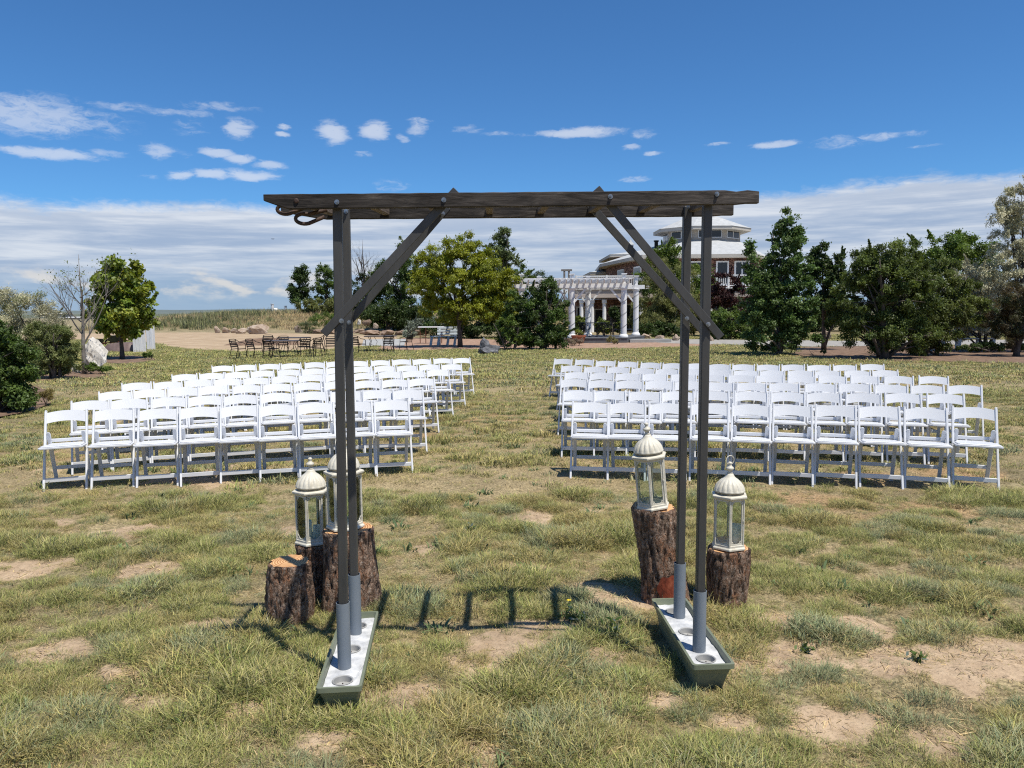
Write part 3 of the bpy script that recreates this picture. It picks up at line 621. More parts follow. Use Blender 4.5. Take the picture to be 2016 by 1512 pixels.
def lay_grass():
    rg = np.random.default_rng(11); PP = []; RO_ = []; SC_ = []; ID = []
    for lod, y0, y1, dens in ((0, 2.15, 7.6, 680), (1, 7.2, 17, 210), (2, 16, 52, 46)):
        hw = lambda y: .70*y+1.2
        area = (hw(y0)+hw(y1))*(y1-y0); n = int(area*dens)
        y = y0+(y1-y0)*np.sqrt(rg.random(int(n*1.3))*(1-(y0/y1)**2)+(y0/y1)**2) if False else rg.uniform(y0, y1, int(n*1.8))
        x = rg.uniform(-hw(y1), hw(y1), len(y)); k = np.abs(x) < hw(y); x, y = x[k], y[k]
        if lod < 2: # soft hand-over between sizes
            fade = 1-sstep(y, y1-.9*(1+lod*2), y1)
            k = rg.random(len(x)) < fade; x, y = x[k], y[k]
        if lod > 0:
            k = rg.random(len(x)) < sstep(y, y0, y0+.9*(1+lod)); x, y = x[k], y[k]
        b = bare(x, y); cl = fbm(x, y, 2.6, 3); cl2 = fbm(x+7, y+3, 7.0, 2)
        dn = np.clip((1-b*1.02)*(.72+.9*sstep(cl*.6+cl2*.4, .36, .60)), 0, 1.2)/1.2
        hm, hk = hummock(x, y)
        if lod < 2: dn *= (.72+.28*sstep(hm, .03, .4))*(1-sstep(y, 12, 16))+sstep(y, 12, 16)
        dn = np.maximum(dn, .13)
        if lod == 0: dn *= .75+.25*sstep(cl2*.5+cl*.5, .36, .5)
        k = rg.random(len(x)) < dn
        for s in SHEETS: k &= ~inside(x, y, s)
        for cx, cy, r in KEEPOUT: k &= np.hypot(x-cx, y-cy) > r
        x, y, b, hm, hk = x[k], y[k], b[k], hm[k], hk[k]
        kind = np.zeros(len(x), int)
        h1 = fbm(x+3, y+50, .9, 3); h2 = fbm(x-20, y+5, 1.3, 3); h3 = fbm(x+11, y-31, .6, 3); st = field(x, y, STRAWW)
        u = rg.random(len(x))
        pg = .34+1.5*np.clip(h1-.5, -.18, .4)+.55*sstep(y, 17, 26)*sstep(-x, -4, 3)+.2*sstep(y, 20, 34); pb = .13+1.1*np.clip(h2-.48, -.09, .4); ps = .30+1.2*np.clip(h3-.5, -.2, .4)+.9*st+b*.35-.12*sstep(y, 20, 30)
        on = sstep(hm, .05, .35)
        pg = pg*(1-.5*on)+on*1.7*(hk < .45); pb = pb*(1-.5*on)+on*1.3*(hk > .82); ps = ps*(1-.6*on)+on*.15+(1-on)*.35*(y < 14); po = .34+on*1.1*((hk > .45) & (hk < .82))
        tot = pg+pb+ps+po; u *= tot
        kind = np.where(u < pg, 0, np.where(u < pg+pb, 3, np.where(u < pg+pb+ps, 2, 1)))
        sc = (.65+.65*rg.random(len(x)))*(.8+.55*sstep(fbm(x, y, 1.7, 2), .4, .65))
        if lod == 2: sc *= .8
        sc *= 1-.35*b
        if lod < 2: sc *= np.where(y < 15, .50+.52*hm, 1.0)
        ID.append(pick(rg, lod, kind)); PP.append(np.c_[x, y, G(x, y)+(vnoise(x, y, 9)-.5)*.014*(1-sstep(y, 5, 9))-.004])
        RO_.append(np.c_[rg.normal(0, .12, len(x)), rg.normal(0, .12, len(x)), rg.random(len(x))*6.28]); SC_.append(sc)
    # a few broad-leaved weeds
    n = 260; y = rg.uniform(2.6, 11, n); x = rg.uniform(-.65, .65, n)*y
    k = fbm(x, y, .8, 2) > .47; x, y = x[k], y[k]; n = len(x)
    PP.append(np.c_[x, y, G(x, y)]); RO_.append(np.c_[np.zeros(n), np.zeros(n), rg.random(n)*6.28]); SC_.append(.5+.7*rg.random(n)); ID.append(_names['t3_weed_0']+rg.integers(0, 3, n))
    # loose straw and dead stems lying about
    n = 16000; y = 2.2+9.5*rg.random(n)**1.2; x = rg.uniform(-.7, .7, n)*(y+1.2); k = np.ones(n, bool)
    for cx, cy, r in KEEPOUT: k &= np.hypot(x-cx, y-cy) > r
    k &= rg.random(n) < .35+.5*np.maximum(bare(x, y), field(x, y, STRAWW)); x, y = x[k], y[k]; n = len(x)
    PP.append(np.c_[x, y, G(x, y)+.006]); RO_.append(np.c_[rg.normal(0, .05, n), rg.normal(0, .05, n), rg.random(n)*6.28]); SC_.append(.5+.8*rg.random(n)); ID.append(_names['t7_litter_0']+rg.integers(0, 3, n))
    P = np.vstack(PP); print('grass tufts', len(P))
    scatter('grass', P, np.vstack(RO_), np.concatenate(SC_), np.concatenate(ID), 'thin patchy grass, half green and half straw, over the dry ground')
    # tall grass on the bank
    n = 9000; x = rg.uniform(-50, 14, n); y = rg.uniform(70, 100, n); h = berm(x, y)
    k = (h > .12) & (rg.random(n) < .35+.65*sstep(h, .1, .8)); x, y, h = x[k], y[k], h[k]; n = len(x)
    nn = fbm(x, y, .16, 3)+rg.normal(0, .09, n)
    low = h < .75
    base = np.where(nn > .60, _names['t6_dark_0'], np.where((nn < .52) | (low & (rg.random(n) < .55)), _names['t5_tan_0'], _names['t4_tall_0']))
    scatter('tall_grass', np.c_[x, y, G(x, y)-.05], np.c_[rg.normal(0, .1, n), rg.normal(0, .1, n), rg.random(n)*6.28], (.55+.6*rg.random(n)), base+rg.integers(0, 3, n), 'tall tan and green grass growing on the bank')

# ------------------------------------------------------------------ the wooden arch on steel posts
PN = [(-.781, 3.405), (.880, 3.520)]; PF = [(-.806, 3.783), (.873, 3.921)]      # near and far post feet
def make_arch():
    root = thing('wedding_arch', 'dark weathered wood and steel arch standing over the grass aisle', 'arch', (0.04, 3.65, 0))
    o0 = Vector((0.04, 3.65, 0))
    yaw = math.atan2(PN[1][1]-PN[0][1], PN[1][0]-PN[0][0])
    e = Vector((math.cos(yaw), math.sin(yaw), 0)); nrm = Vector((-e.y, e.x, 0))       # nrm points away from the camera
    def loc(p): return Vector(p)-o0
    W = .039
    mrot = Matrix.Rotation(yaw, 3, 'Z')
    def bolt(c, d, nm='bolt', s=1.0):
        mb = MB(); c = Vector(c); d = Vector(d).normalized()
        mb.tube([c, c+d*.004], .0105*s, 14); mb.tube([c+d*.004, c+d*.012], .0072*s, 6); mb.tube([c+d*.012, c+d*.017], .0038*s, 8)
        mb.build(nm, MT['bolt'], root)
    for k, (P, lean, ztop, z0) in enumerate(((PN[0], .028, 2.235, .20), (PN[1], .004, 2.25, .20), (PF[0], .008, 2.245, .20), (PF[1], .012, 2.265, .20))):
        mb = MB(); a = loc((P[0], P[1], z0)); b = loc((P[0]+lean, P[1], ztop)); mb.bar(a, b, W, W, nrm); mb.build('post', MT['post'], root, bevel=.004)
    # long beams: the near one bolted in front of the near posts, the far one behind the far posts
    def beam(cx0, cx1, base, zl, zr, h, th, seed, cut):
        rg = random.Random(seed); n = 42; vs = []; fs = []
        for i in range(n+1):
            t = i/n; s = cx0+(cx1-cx0)*t; c = base+e*s; zt = zl+(zr-zl)*t
            ws = rg.uniform(-.0012, .0012); wt = rg.uniform(-.0008, .0008) - (.006*max(0, (t-.955)/.045)**2) + (-.007 if (t > .84 and rg.random() < .18) else 0); wb = rg.uniform(-.0007, .0007)+(.004 if t > .96 else 0)
            bot = zt-h+wb
            if s-cx0 < cut: bot = zt-h+wb+(h-.026)*(1-(s-cx0)/cut)
            for (dy, z) in ((-th/2+ws, zt+wt-.003), (-th/2+.004+ws, zt+wt), (th/2-.004, zt+wt), (th/2, zt+wt-.003), (th/2, bot+.003), (th/2-.004, bot), (-th/2+.004+ws, bot), (-th/2+ws, bot+.003)):
                vs.append(c+nrm*dy+Vector((0, 0, z)))
        for i in range(n):
            for k in range(8): fs.append((i*8+k, i*8+(k+1) % 8, (i+1)*8+(k+1) % 8, (i+1)*8+k))
        fs.append(tuple(range(8))); fs.append(tuple(n*8+k for k in range(7, -1, -1)))
        mb = MB(); mb.add(vs, fs); mb.build('beam', MT['beam'], root)
    bn = loc((PN[0][0], PN[0][1], 0))-nrm*(W/2+.012+.017); bf = loc((PF[0][0], PF[0][1], 0))+nrm*(W/2+.003+.017)
    beam(-.272, 1.882, bn, 2.250, 2.276, .062, .034, 3, .10)
    beam(-.305, 1.935, bf, 2.262, 2.281, .062, .034, 8, .20)
    # short rafters pegged between the two beams
    for i in range(8):
        s = -.075+i*.2535; t = s/1.66
        a = bn+e*s+nrm*.017+Vector((0, 0, 2.212+.024*t)); b = bf+e*(s+.02)-nrm*.017+Vector((0, 0, 2.236+.018*t))
        mb = MB(); mb.bar(a, b, .036, .036); mb.build('rafter', MT['peg'], root, bevel=.004)
    # flat steel braces
    fr = W/2+.006
    bn2 = loc((PN[0][0], PN[0][1], 0))-nrm*fr; bf2 = loc((PF[0][0], PF[0][1], 0))
    for (s0, z0, s1, z1, front) in ((-.045, 1.655, .545, 2.275, True), (1.735, 1.622, 1.160, 2.285, True), (-.045, 1.645, .50, 2.262, False), (1.790, 1.622, 1.185, 2.278, 'front')):
        b0 = bn2 if front is True else (bf2-nrm*fr if front == 'front' else bf2+nrm*fr)
        mb = MB(); a = b0+e*s0+Vector((0, 0, z0)); b = b0+e*s1+Vector((0, 0, z1))
        d = (b-a).normalized(); up = nrm.cross(d).normalized()
        mb.bar(a, b, .011, .037, up); mb.build('brace', MT['post'], root, bevel=.002)
    fz = -nrm
    for (s, z, b0) in ((.035, 2.218, bn-nrm*.017), (.49, 2.228, bn-nrm*.017), (1.215, 2.244, bn-nrm*.017), (1.69, 2.256, bn-nrm*.017), (.035, 1.712, bn2-nrm*.006), (1.672, 1.683, bn2-nrm*.006),
                       (.012, 2.232, bf2-nrm*W/2), (.475, 2.226, bf2-nrm*.0), (1.215, 2.246, bf2-nrm*(fr+.006)), (1.69, 2.256, bf2-nrm*W/2), (.012, 1.70, bf2-nrm*W/2), (1.687, 1.706, bf2-nrm*(fr+.006))):
        bolt(b0+e*s+Vector((0, 0, z)), fz)
    # bolt head half sunk at the left end, and two bent iron hooks below it
    mb = MB(); c = bn+e*(-.135)-nrm*.017+Vector((0, 0, 2.223)); mb.lathe([(.011, 0), (.011, .004), (.006, .008)], 10); me = mb.mesh('washer')
    o = mb.build('old_bolt', MT['iron'], root); o.matrix_basis = Matrix.Translation(c) @ fz.to_track_quat('Z', 'Y').to_matrix().to_4x4()
    for (s, z, sc) in ((-.19, 2.195, 1.0), (-.115, 2.158, 1.1)):
        base = bn+e*s+nrm*(.045 if sc == 1.0 else .07); pts = []
        for k in range(15):
            a = math.pi*(-.15+1.3*k/14); pts.append(base+e*(-math.sin(a)*.036*sc-.004)+Vector((0, 0, z+math.cos(a)*.020*sc+math.sin(a)*.0)))
        pts = [base+e*.085*sc+Vector((0, 0, z+.035*sc))]+pts+[base+e*.075*sc+Vector((0, 0, z+.008*sc))]
        mb = MB(); mb.tube(pts, .0085, 8); mb.build('hook', MT['iron'], root, smooth=True)
make_arch()

def make_tray(label, n0, n1, pipes):
    n0, n1 = Vector((*n0, 0)), Vector((*n1, 0)); c = (n0+n1)/2; L_ = (n1-n0).length; rz = math.atan2(n1.y-n0.y, n1.x-n0.x)
    zb = g1(c.x, c.y)-.008
    root = thing('planter_tray', label, 'planter', (c.x, c.y, zb), rz, 'concrete filled planters holding the arch')
    a, w = L_/2, .091
    mb = MB(); tb, wb, H_ = .075, .034, .158
    rings = [(a-tb, w-wb, 0), (a-.004, w-.004, H_-.022), (a+.006, w+.006, H_-.022), (a+.006, w+.006, H_), (a-.006, w-.006, H_), (a-.012, w-.012, H_-.035), (a-tb+.01, w-wb+.01, .01)]
    vs = []; fs = []; cs = []
    for (x, y, z) in rings:
        rr = .014
        for (sx, sy, a0) in ((1, 1, 0), (-1, 1, 90), (-1, -1, 180), (1, -1, 270)):
            for k in range(4):
                th = R(a0+30*k); vs.append((sx*(x-rr)+rr*math.cos(th), sy*(y-rr)+rr*math.sin(th), z))
    for i in range(len(rings)-1):
        for k in range(16): fs.append((i*16+k, i*16+(k+1) % 16, (i+1)*16+(k+1) % 16, (i+1)*16+k))
    fs.append(tuple(range(15, -1, -1))); fs.append(tuple((len(rings)-1)*16+k for k in range(16)))
    mb.add(vs, fs); mb.build('shell', MT['tray'], root, smooth='angle')
    # concrete with three cup holes
    zc = H_-.030; x1, y1 = a-.0125, w-.0125
    holes = [-a+.115, 0.02, a-.115]
    bm = bmesh.new(); ring = []; rg = random.Random(4)
    def loop(pts):
        vv = [bm.verts.new(p) for p in pts]; return [bm.edges.new((vv[i], vv[(i+1) % len(vv)])) for i in range(len(vv))]
    n = 26; per = []
    for i in range(n): per.append((-x1+2*x1*i/n, -y1, zc+rg.uniform(-.004, .004)))
    for i in range(6): per.append((x1, -y1+2*y1*i/6, zc+rg.uniform(-.004, .004)))
    for i in range(n): per.append((x1-2*x1*i/n, y1, zc+rg.uniform(-.004, .004)))
    for i in range(6): per.append((-x1, y1-2*y1*i/6, zc+rg.uniform(-.004, .004)))
    E_ = loop(per)
    for hx in holes: E_ += loop([(hx+.044*math.cos(t*2*math.pi/24), .044*math.sin(t*2*math.pi/24), zc) for t in range(24)])
    bmesh.ops.triangle_fill(bm, edges=E_, use_beauty=True)
    bmesh.ops.recalc_face_normals(bm, faces=bm.faces)
    for f in bm.faces:
        if f.normal.z < 0: f.normal_flip()
    me = bpy.data.meshes.new('concrete'); bm.to_mesh(me); bm.free(); me.materials.append(MT['concrete'])
    o = bpy.data.objects.new('concrete_fill', me); COL.objects.link(o); o.parent = root
    for hx in holes:
        mb = MB(); mb.lathe([(.047, zc+.003), (.0445, zc+.006), (.040, zc+.003), (.037, zc-.022), (.0, zc-.023)], 24, (hx, 0, 0), cap=False); mb.build('cup_hole', MT['cup'], root, smooth='angle')
        mb = MB(); mb.tube([(hx, 0, zc-.023), (hx, 0, zc-.010)], .003, 6); mb.build('cup_pin', MT['iron'], root)
    inv = Matrix.Rotation(-rz, 3, 'Z')
    for p in pipes:
        q = inv @ (Vector((*p, 0))-c); t = MB()
        zt = .43-zb
        t.lathe([(.0308, zc-.006), (.0308, zt), (.0284, zt), (.0284, zc+.1)], 24, (q.x, q.y, 0), cap=False); t.build('pipe_sleeve', MT['pvc'], root, smooth='angle')
    KEEPOUT.extend([(c.x+math.cos(rz)*s, c.y+math.sin(rz)*s, .098) for s in (-.34, -.2, 0, .2, .34)])
make_tray('sage green trough of concrete under the left arch posts, beside the short bare stump', (-.752, 3.16), (-.822, 3.985), [PN[0], PF[0]])
make_tray('sage green trough of concrete under the right arch posts, nosing towards us', (.896, 3.315), (.856, 4.11), [PN[1], PF[1]])

# ------------------------------------------------------------------ log stumps
def make_stump(label, x, y, rb, rt, h, tx=0.0, ty=0.0, seed=0, red=False):
    z0 = g1(x, y)-.02
    root = thing('log_stump', label, 'stump', (x, y, z0), 0, 'cut log stumps beside the arch posts')
    rg = np.random.default_rng(seed); na, nz = 72, 46; vs = []
    ph = rg.random(8)*6.28; cut = .012
    for i in range(nz+1):
        t = i/nz; z = h*t
        fl = rb+(rt-rb)*t+.016*math.exp(-t*9)*math.cos(ph[0])+.010*math.sin(t*4+ph[1])
        for k in range(na):
            a = 2*math.pi*k/na
            u = a*rb*14; zz = z*9
            plate = float(fbm(np.array([math.cos(a)*2.1+seed]), np.array([math.sin(a)*2.1+z*2.2]), 2.4, 3)[0])
            fine = float(vnoise(np.array([math.cos(a)*9+seed*3]), np.array([math.sin(a)*9+z*11]), 1.6)[0])
            fis = abs(math.sin(a*11+2.5*math.sin(z*7+ph[2])+ph[3]+3*plate))
            r = fl*(1+.035*math.sin(2*a+ph[4])+.02*math.sin(3*a+ph[5]))+(plate-.5)*.028+(fine-.5)*.012-.010*max(0, .30-fis)/.30
            if t > .985: r -= .008
            sh = (tx*t, ty*t)
            vs.append((r*math.cos(a)+sh[0], r*math.sin(a)+sh[1], z))
    fs = [(i*na+k, i*na+(k+1) % na, (i+1)*na+(k+1) % na, (i+1)*na+k) for i in range(nz) for k in range(na)]
    mb = MB(); mb.add(vs, fs); mb.build('bark', MT['bark'], root, smooth=True)
    top = vs[nz*na:]; c = (tx, ty, h+.002)
    mb = MB(); ring = [(c[0]+(p[0]-c[0])*.985, c[1]+(p[1]-c[1])*.985, h+.002+(.006*(p[1]-c[1])/rt)) for p in top]
    mb.add(ring+[c], [(k, (k+1) % na, na) for k in range(na)]); mb.build('cut_face', MT['cut'], root)
    if red:   # patch where the bark has come away
        v2 = []; n1, n2 = 16, 16
        for i in range(n1+1):
            for k in range(n2+1):
                t = .05+.30*i/n1; a = R(-112)+R(64)*k/n2
                u_, v_ = 2*i/n1-1, 2*k/n2-1; q_ = 1-.20*u_*u_*v_*v_-.10*abs(u_)**3; a = R(-80)+R(34)*v_*(1-.22*u_*u_)*(1+.08*math.sin(5*u_)); t2 = .19+.17*u_*(1-.20*v_*v_)*(1+.07*math.sin(6*v_))
                r = (rb+(rt-rb)*t2)*(1+.035*math.sin(2*a+ph[4])+.02*math.sin(3*a+ph[5]))+.010*math.sin(t2*4+ph[1])+.0105
                v2.append((r*math.cos(a)+tx*t2, r*math.sin(a)+ty*t2, h*t2))
        mb = MB(); mb.add(v2, [(i*(n2+1)+k, i*(n2+1)+k+1, (i+1)*(n2+1)+k+1, (i+1)*(n2+1)+k) for i in range(n1) for k in range(n2)])
        mb.build('bare_patch', pmat('red_sapwood', [(.3, (.07, .014, .007)), (.5, (.20, .040, .016)), (.66, (.30, .085, .04)), (.72, (.45, .25, .15))], 22, (1, 1, .5), .6, .4), root, smooth=True)
    KEEPOUT.append((x, y, rb*.8))
    return h+z0
S1 = make_stump('short thick stump with its bare orange cut top', -1.268, 4.215, .120, .116, .375, .01, 0, 1)
S2 = make_stump('dark stump under the cream lantern that holds two candles', -1.225, 4.60, .112, .112, .365, 0, 0, 2)
S3 = make_stump('tall stump directly behind the left arch posts', -.955, 4.42, .160, .148, .505, -.015, 0, 3)
S4 = make_stump('tallest stump, leaning, with a red bare patch low on its bark', .928, 4.52, .150, .128, .600, -.092, 0, 4, True)
S5 = make_stump('short stump under the lantern with the tall ring, right of the arch', 1.270, 4.43, .117, .117, .368, .0, 0, 5)

# ------------------------------------------------------------------ lanterns
def lantern_proto():
    root = thing('lantern', 'x', 'lantern', (0, 0, 0), 0, 'cream metal lanterns on the stumps')
    h6 = math.pi/6
    def hexp(r): return [(r*math.cos(k*math.pi/3), r*math.sin(k*math.pi/3)) for k in range(6)]
    mb = MB(); mb.lathe([(.108, 0), (.108, .010), (.100, .018), (.100, .030)], 6); mb.build('base', MT['cream'], root, bevel=.0015)
    for k in range(6):
        a = k*math.pi/3; mb = MB(); c, s = math.cos(a), math.sin(a)
        mb.bar((.093*c, .093*s, .029), (.093*c, .093*s, .306), .0105, .0105, (c, s, 0)); mb.build('corner_post', MT['cream'], root, bevel=.002)
    P = hexp(.093)
    for k in range(6):
        a, b = Vector((*P[k], 0)), Vector((*P[(k+1) % 6], 0)); d = (b-a).normalized(); nn = Vector((d.y, -d.x, 0))
        mb = MB(); mid = (a+b)/2
        mb.box(mid*.965+Vector((0, 0, .170)), (.078, .0016, .262), math.atan2(d.y, d.x)); mb.build('glass_pane', MT['glass'], root)
        # filigree corners: little scrolls at the head and foot of each pane, plus a thin door frame
        mb = MB()
        a2, b2 = a+d*.006, b-d*.006
        for z in (.035, .301): mb.bar(a2*.985+Vector((0, 0, z)), b2*.985+Vector((0, 0, z)), .006, .010)
        for (e_, sg) in ((a2, 1), (b2, -1)):
            for (z0, sz) in ((.297, -1), (.039, 1)):
                pts = [e_*.98+d*sg*(.006+.021*math.sin(t))+Vector((0, 0, z0+sz*.026*(1-math.cos(t)) )) for t in (np.linspace(.0, 1.9, 7))]
                pts = [e_*.98+d*sg*(.003+.024*t)+Vector((0, 0, z0+sz*.026*(1-t)**1.8)) for t in np.linspace(0, 1, 6)]
                mb.tube(pts, .0022, 4)
                mb.torus(e_*.98+d*sg*.012+Vector((0, 0, z0+sz*.008)), .0052, .0018, nn, 10, 4)
        if k == 4:
            for e_ in (a2, b2): mb.bar(e_*.985+d*(0.004 if e_ is a2 else -.004)+Vector((0, 0, .04)), e_*.985+d*(.004 if e_ is a2 else -.004)+Vector((0, 0, .298)), .006, .006)
            mb.tube([b2*1.06+Vector((0, 0, .165)), b2*1.10+Vector((0, 0, .170)), b2*1.06+Vector((0, 0, .185))], .0035, 6)
        tag(mb.build('filigree', MT['cream'], root), kind='stuff')
    mb = MB(); mb.lathe([(.100, .304), (.114, .316), (.114, .326), (.100, .332)], 6); mb.build('eave', MT['cream'], root, bevel=.0015)
    mb = MB(); mb.lathe([(.083, .3315), (.083, .347)], 36, cap=False); mb.build('pierced_band', MT['band'], root)
    prof = [(0.089, 0.346), (0.0914, 0.35), (0.09, 0.355), (0.0886, 0.362), (0.0853, 0.374), (0.0797, 0.385), (0.0714, 0.397), (0.0621, 0.407), (0.0501, 0.418), (0.0368, 0.427), (0.0289, 0.435), (0.024439999999999996, 0.443), (0.01927, 0.452)]
    def flute(a, i): return 1-(.12*(1-abs(math.sin(a*8)))**1.3*(1-abs(i-5)/4.5) if 2 <= i <= 8 else 0)
    mb = MB(); mb.lathe(prof, 128, mod=flute); mb.build('dome', MT['cream'], root, smooth=True)
    mb = MB(); mb.lathe([(.016, .450), (.019, .455), (.013, .462), (.012, .468), (.022, .478), (.025, .485), (.020, .492), (.012, .498), (.010, .508), (.013, .513), (.012, .520), (.006, .524)], 18); mb.build('finial', MT['cream'], root, smooth=True)
    mb = MB(); mb.torus((0, 0, .534), .027, .0028, (0, 1, 0), 24, 6); mb.build('ring', MT['cream'], root, smooth=True)
    return root
LT = lantern_proto()
def place_lantern(first, x, y, z, rz, label, tilt=(0, 0), ring=True, sc=1.0):
    r = LT if first else dup(LT, (x, y, z), (0, 0, 0))
    r.location = (x, y, z); r.rotation_euler = (R(tilt[0]), R(tilt[1]), R(rz)); r['label'] = label; r.scale = (sc, sc, sc)
    for c in r.children:
        if c.name.startswith('ring') and not ring:
            c.rotation_euler = (R(-80), 0, 0); c.location = (0, -.40, .45) if False else (0, .0, 0)
    return r
L1 = place_lantern(True, -1.228, 4.60, S2+.006, 24, 'cream lantern with two white candles, on the dark left stump', ring=True)
L2 = place_lantern(False, -.985, 4.42, S3+.006, 8, 'cream lantern half hidden behind the left arch posts', sc=1.03)
L4 = place_lantern(False, .834, 4.49, S4+.006, 15, 'tilted empty cream lantern on the tallest stump', tilt=(0, -5.5), sc=.97)
L5 = place_lantern(False, 1.268, 4.42, S5+.006, 18, 'cream lantern with one candle and an upright ring, right of the arch', sc=.97)
for lt, az in ((L1, 90), (L2, 90), (L4, 90)):      # carrying rings turned edge-on and lying against the neck
    for c in lt.children:
        if c.name.split('.')[0] == 'ring':
            c.rotation_euler = (0, R(100), R(40)); c.location = (-.52*math.sin(R(100))*math.cos(R(40)), -.52*math.sin(R(100))*math.sin(R(40)), .516+.0)
def candle(x, y, z, r, h, label, tilt=0):
    root = thing('candle', label, 'candle', (x, y, z), 0, 'white candles inside the lanterns'); root.rotation_euler = (0, R(tilt), 0)
    mb = MB(); mb.lathe([(r*.97, 0), (r, .003), (r, h-.004), (r*.93, h), (r*.75, h-.004), (0.001, h-.006)], 24, cap=False); mb.build('wax', MT['wax'], root, smooth='angle')
    mb = MB(); mb.tube([(0, 0, h-.007), (.001, 0, h+.004), (.003, 0, h+.010)], .0013, 5); mb.build('wick', MT['dark_int'], root)
candle(-1.258, 4.60, S2+.036, .027, .105, 'taller white candle in the left lantern')
candle(-1.196, 4.585, S2+.036, .026, .078, 'shorter white candle in the left lantern')
candle(1.300, 4.405, S5+.036, .033, .110, 'wide white candle in the lantern with the upright ring', 3)

# ------------------------------------------------------------------ white folding chairs
CHAIRS = {
 'L': [
  [(-4.533,7.732,20.8),(-4.09,7.79,20),(-3.659,7.846,19.1),(-3.25,7.904,18.4),(-2.857,7.974,17.6),(-2.474,8.047,16.9),(-2.085,8.127,16.2),(-1.688,8.216,15.4),(-1.306,8.304,14.7)],
  [(-4.73,8.543,23.7),(-4.361,8.7,22.6),(-3.983,8.846,21.4),(-3.604,8.98,20.2),(-3.225,9.1,19),(-2.833,9.213,17.8),(-2.437,9.316,16.5),(-2.044,9.403,15.2),(-1.659,9.474,14),(-1.287,9.524,12.7)],
  [(-5.002,9.658,27.2),(-4.673,9.864,26.1),(-4.328,10.056,24.9),(-3.972,10.233,23.6),(-3.605,10.405,22.2),(-3.23,10.568,20.8),(-2.841,10.717,19.3),(-2.447,10.852,17.8),(-2.063,10.964,16.3),(-1.678,11.056,14.8),(-1.289,11.139,13.2)],
  [(-5.266,10.769,28.5),(-4.932,10.987,27.7),(-4.582,11.199,26.8),(-4.225,11.4,25.9),(-3.867,11.603,25),(-3.496,11.808,24),(-3.125,11.999,23),(-2.749,12.182,22),(-2.37,12.361,21),(-1.983,12.546,20),(-1.601,12.718,18.9),(-1.223,12.871,17.9)],
  [(-5.238,12.319,30.4),(-4.901,12.542,29.1),(-4.554,12.758,27.8),(-4.197,12.977,26.5),(-3.828,13.189,25),(-3.454,13.382,23.5),(-3.069,13.56,21.9),(-2.683,13.717,20.2),(-2.292,13.87,18.5),(-1.889,14.011,16.7),(-1.489,14.12,14.8),(-1.093,14.222,13)],
  [(-5.393,14.356,25.3),(-5.019,14.53,24.6),(-4.633,14.699,23.8),(-4.245,14.866,23),(-3.853,15.031,22.2),(-3.465,15.193,21.4),(-3.065,15.362,20.5),(-2.646,15.536,19.6),(-2.235,15.687,18.8),(-1.828,15.822,17.9),(-1.426,15.96,17.1),(-1.027,16.093,16.2)],
 ],
 'R': [
  [(0.809,7.997,-9),(1.198,7.942,-10.3),(1.605,7.885,-11.8),(2.02,7.824,-13.2),(2.428,7.757,-14.6),(2.83,7.689,-16.1),(3.24,7.625,-17.5),(3.655,7.562,-18.9),(4.08,7.493,-20.4),(4.511,7.418,-21.9)],
  [(0.791,9.168,-6.7),(1.179,9.158,-8.1),(1.578,9.141,-9.6),(1.98,9.109,-11.1),(2.402,9.068,-12.6),(2.824,9.023,-14.2),(3.236,8.968,-15.7),(3.653,8.904,-17.2),(4.076,8.832,-18.8),(4.505,8.747,-20.4),(4.933,8.652,-21.9)],
  [(0.864,10.805,-12.5),(1.235,10.676,-13.2),(1.621,10.558,-13.9),(2.002,10.446,-14.7),(2.39,10.339,-15.4),(2.781,10.238,-16.2),(3.176,10.14,-16.9),(3.587,10.046,-17.7),(4.007,9.951,-18.5),(4.424,9.854,-19.3),(4.842,9.759,-20.1),(5.269,9.664,-20.9),(5.69,9.576,-21.7)],
  [(1.01,12.12,-14.9),(1.392,11.986,-15.2),(1.776,11.852,-15.5),(2.172,11.717,-15.9),(2.578,11.589,-16.2),(2.995,11.476,-16.6),(3.403,11.374,-16.9),(3.805,11.278,-17.2),(4.227,11.193,-17.6),(4.661,11.119,-17.9),(5.104,11.052,-18.3),(5.566,10.991,-18.6),(6.031,10.931,-18.9)],
  [(1.034,13.594,-22.8),(1.408,13.349,-22.3),(1.788,13.115,-21.8),(2.169,12.897,-21.3),(2.559,12.702,-20.6),(2.951,12.533,-19.9),(3.343,12.391,-19.1),(3.74,12.27,-18.2),(4.142,12.162,-17.3),(4.551,12.081,-16.3),(4.982,12.037,-15.2),(5.431,12.023,-14.1),(5.903,12.041,-12.9)],
  [(0.997,15.535,-26.4),(1.396,15.194,-26),(1.788,14.871,-25.5),(2.173,14.582,-24.8),(2.552,14.323,-24.1),(2.937,14.092,-23.3),(3.326,13.898,-22.3),(3.709,13.738,-21.3),(4.093,13.601,-20.2),(4.501,13.489,-18.9),(4.932,13.409,-17.4),(5.366,13.36,-15.9),(5.816,13.337,-14.3),(6.288,13.333,-12.7)],
 ],
}
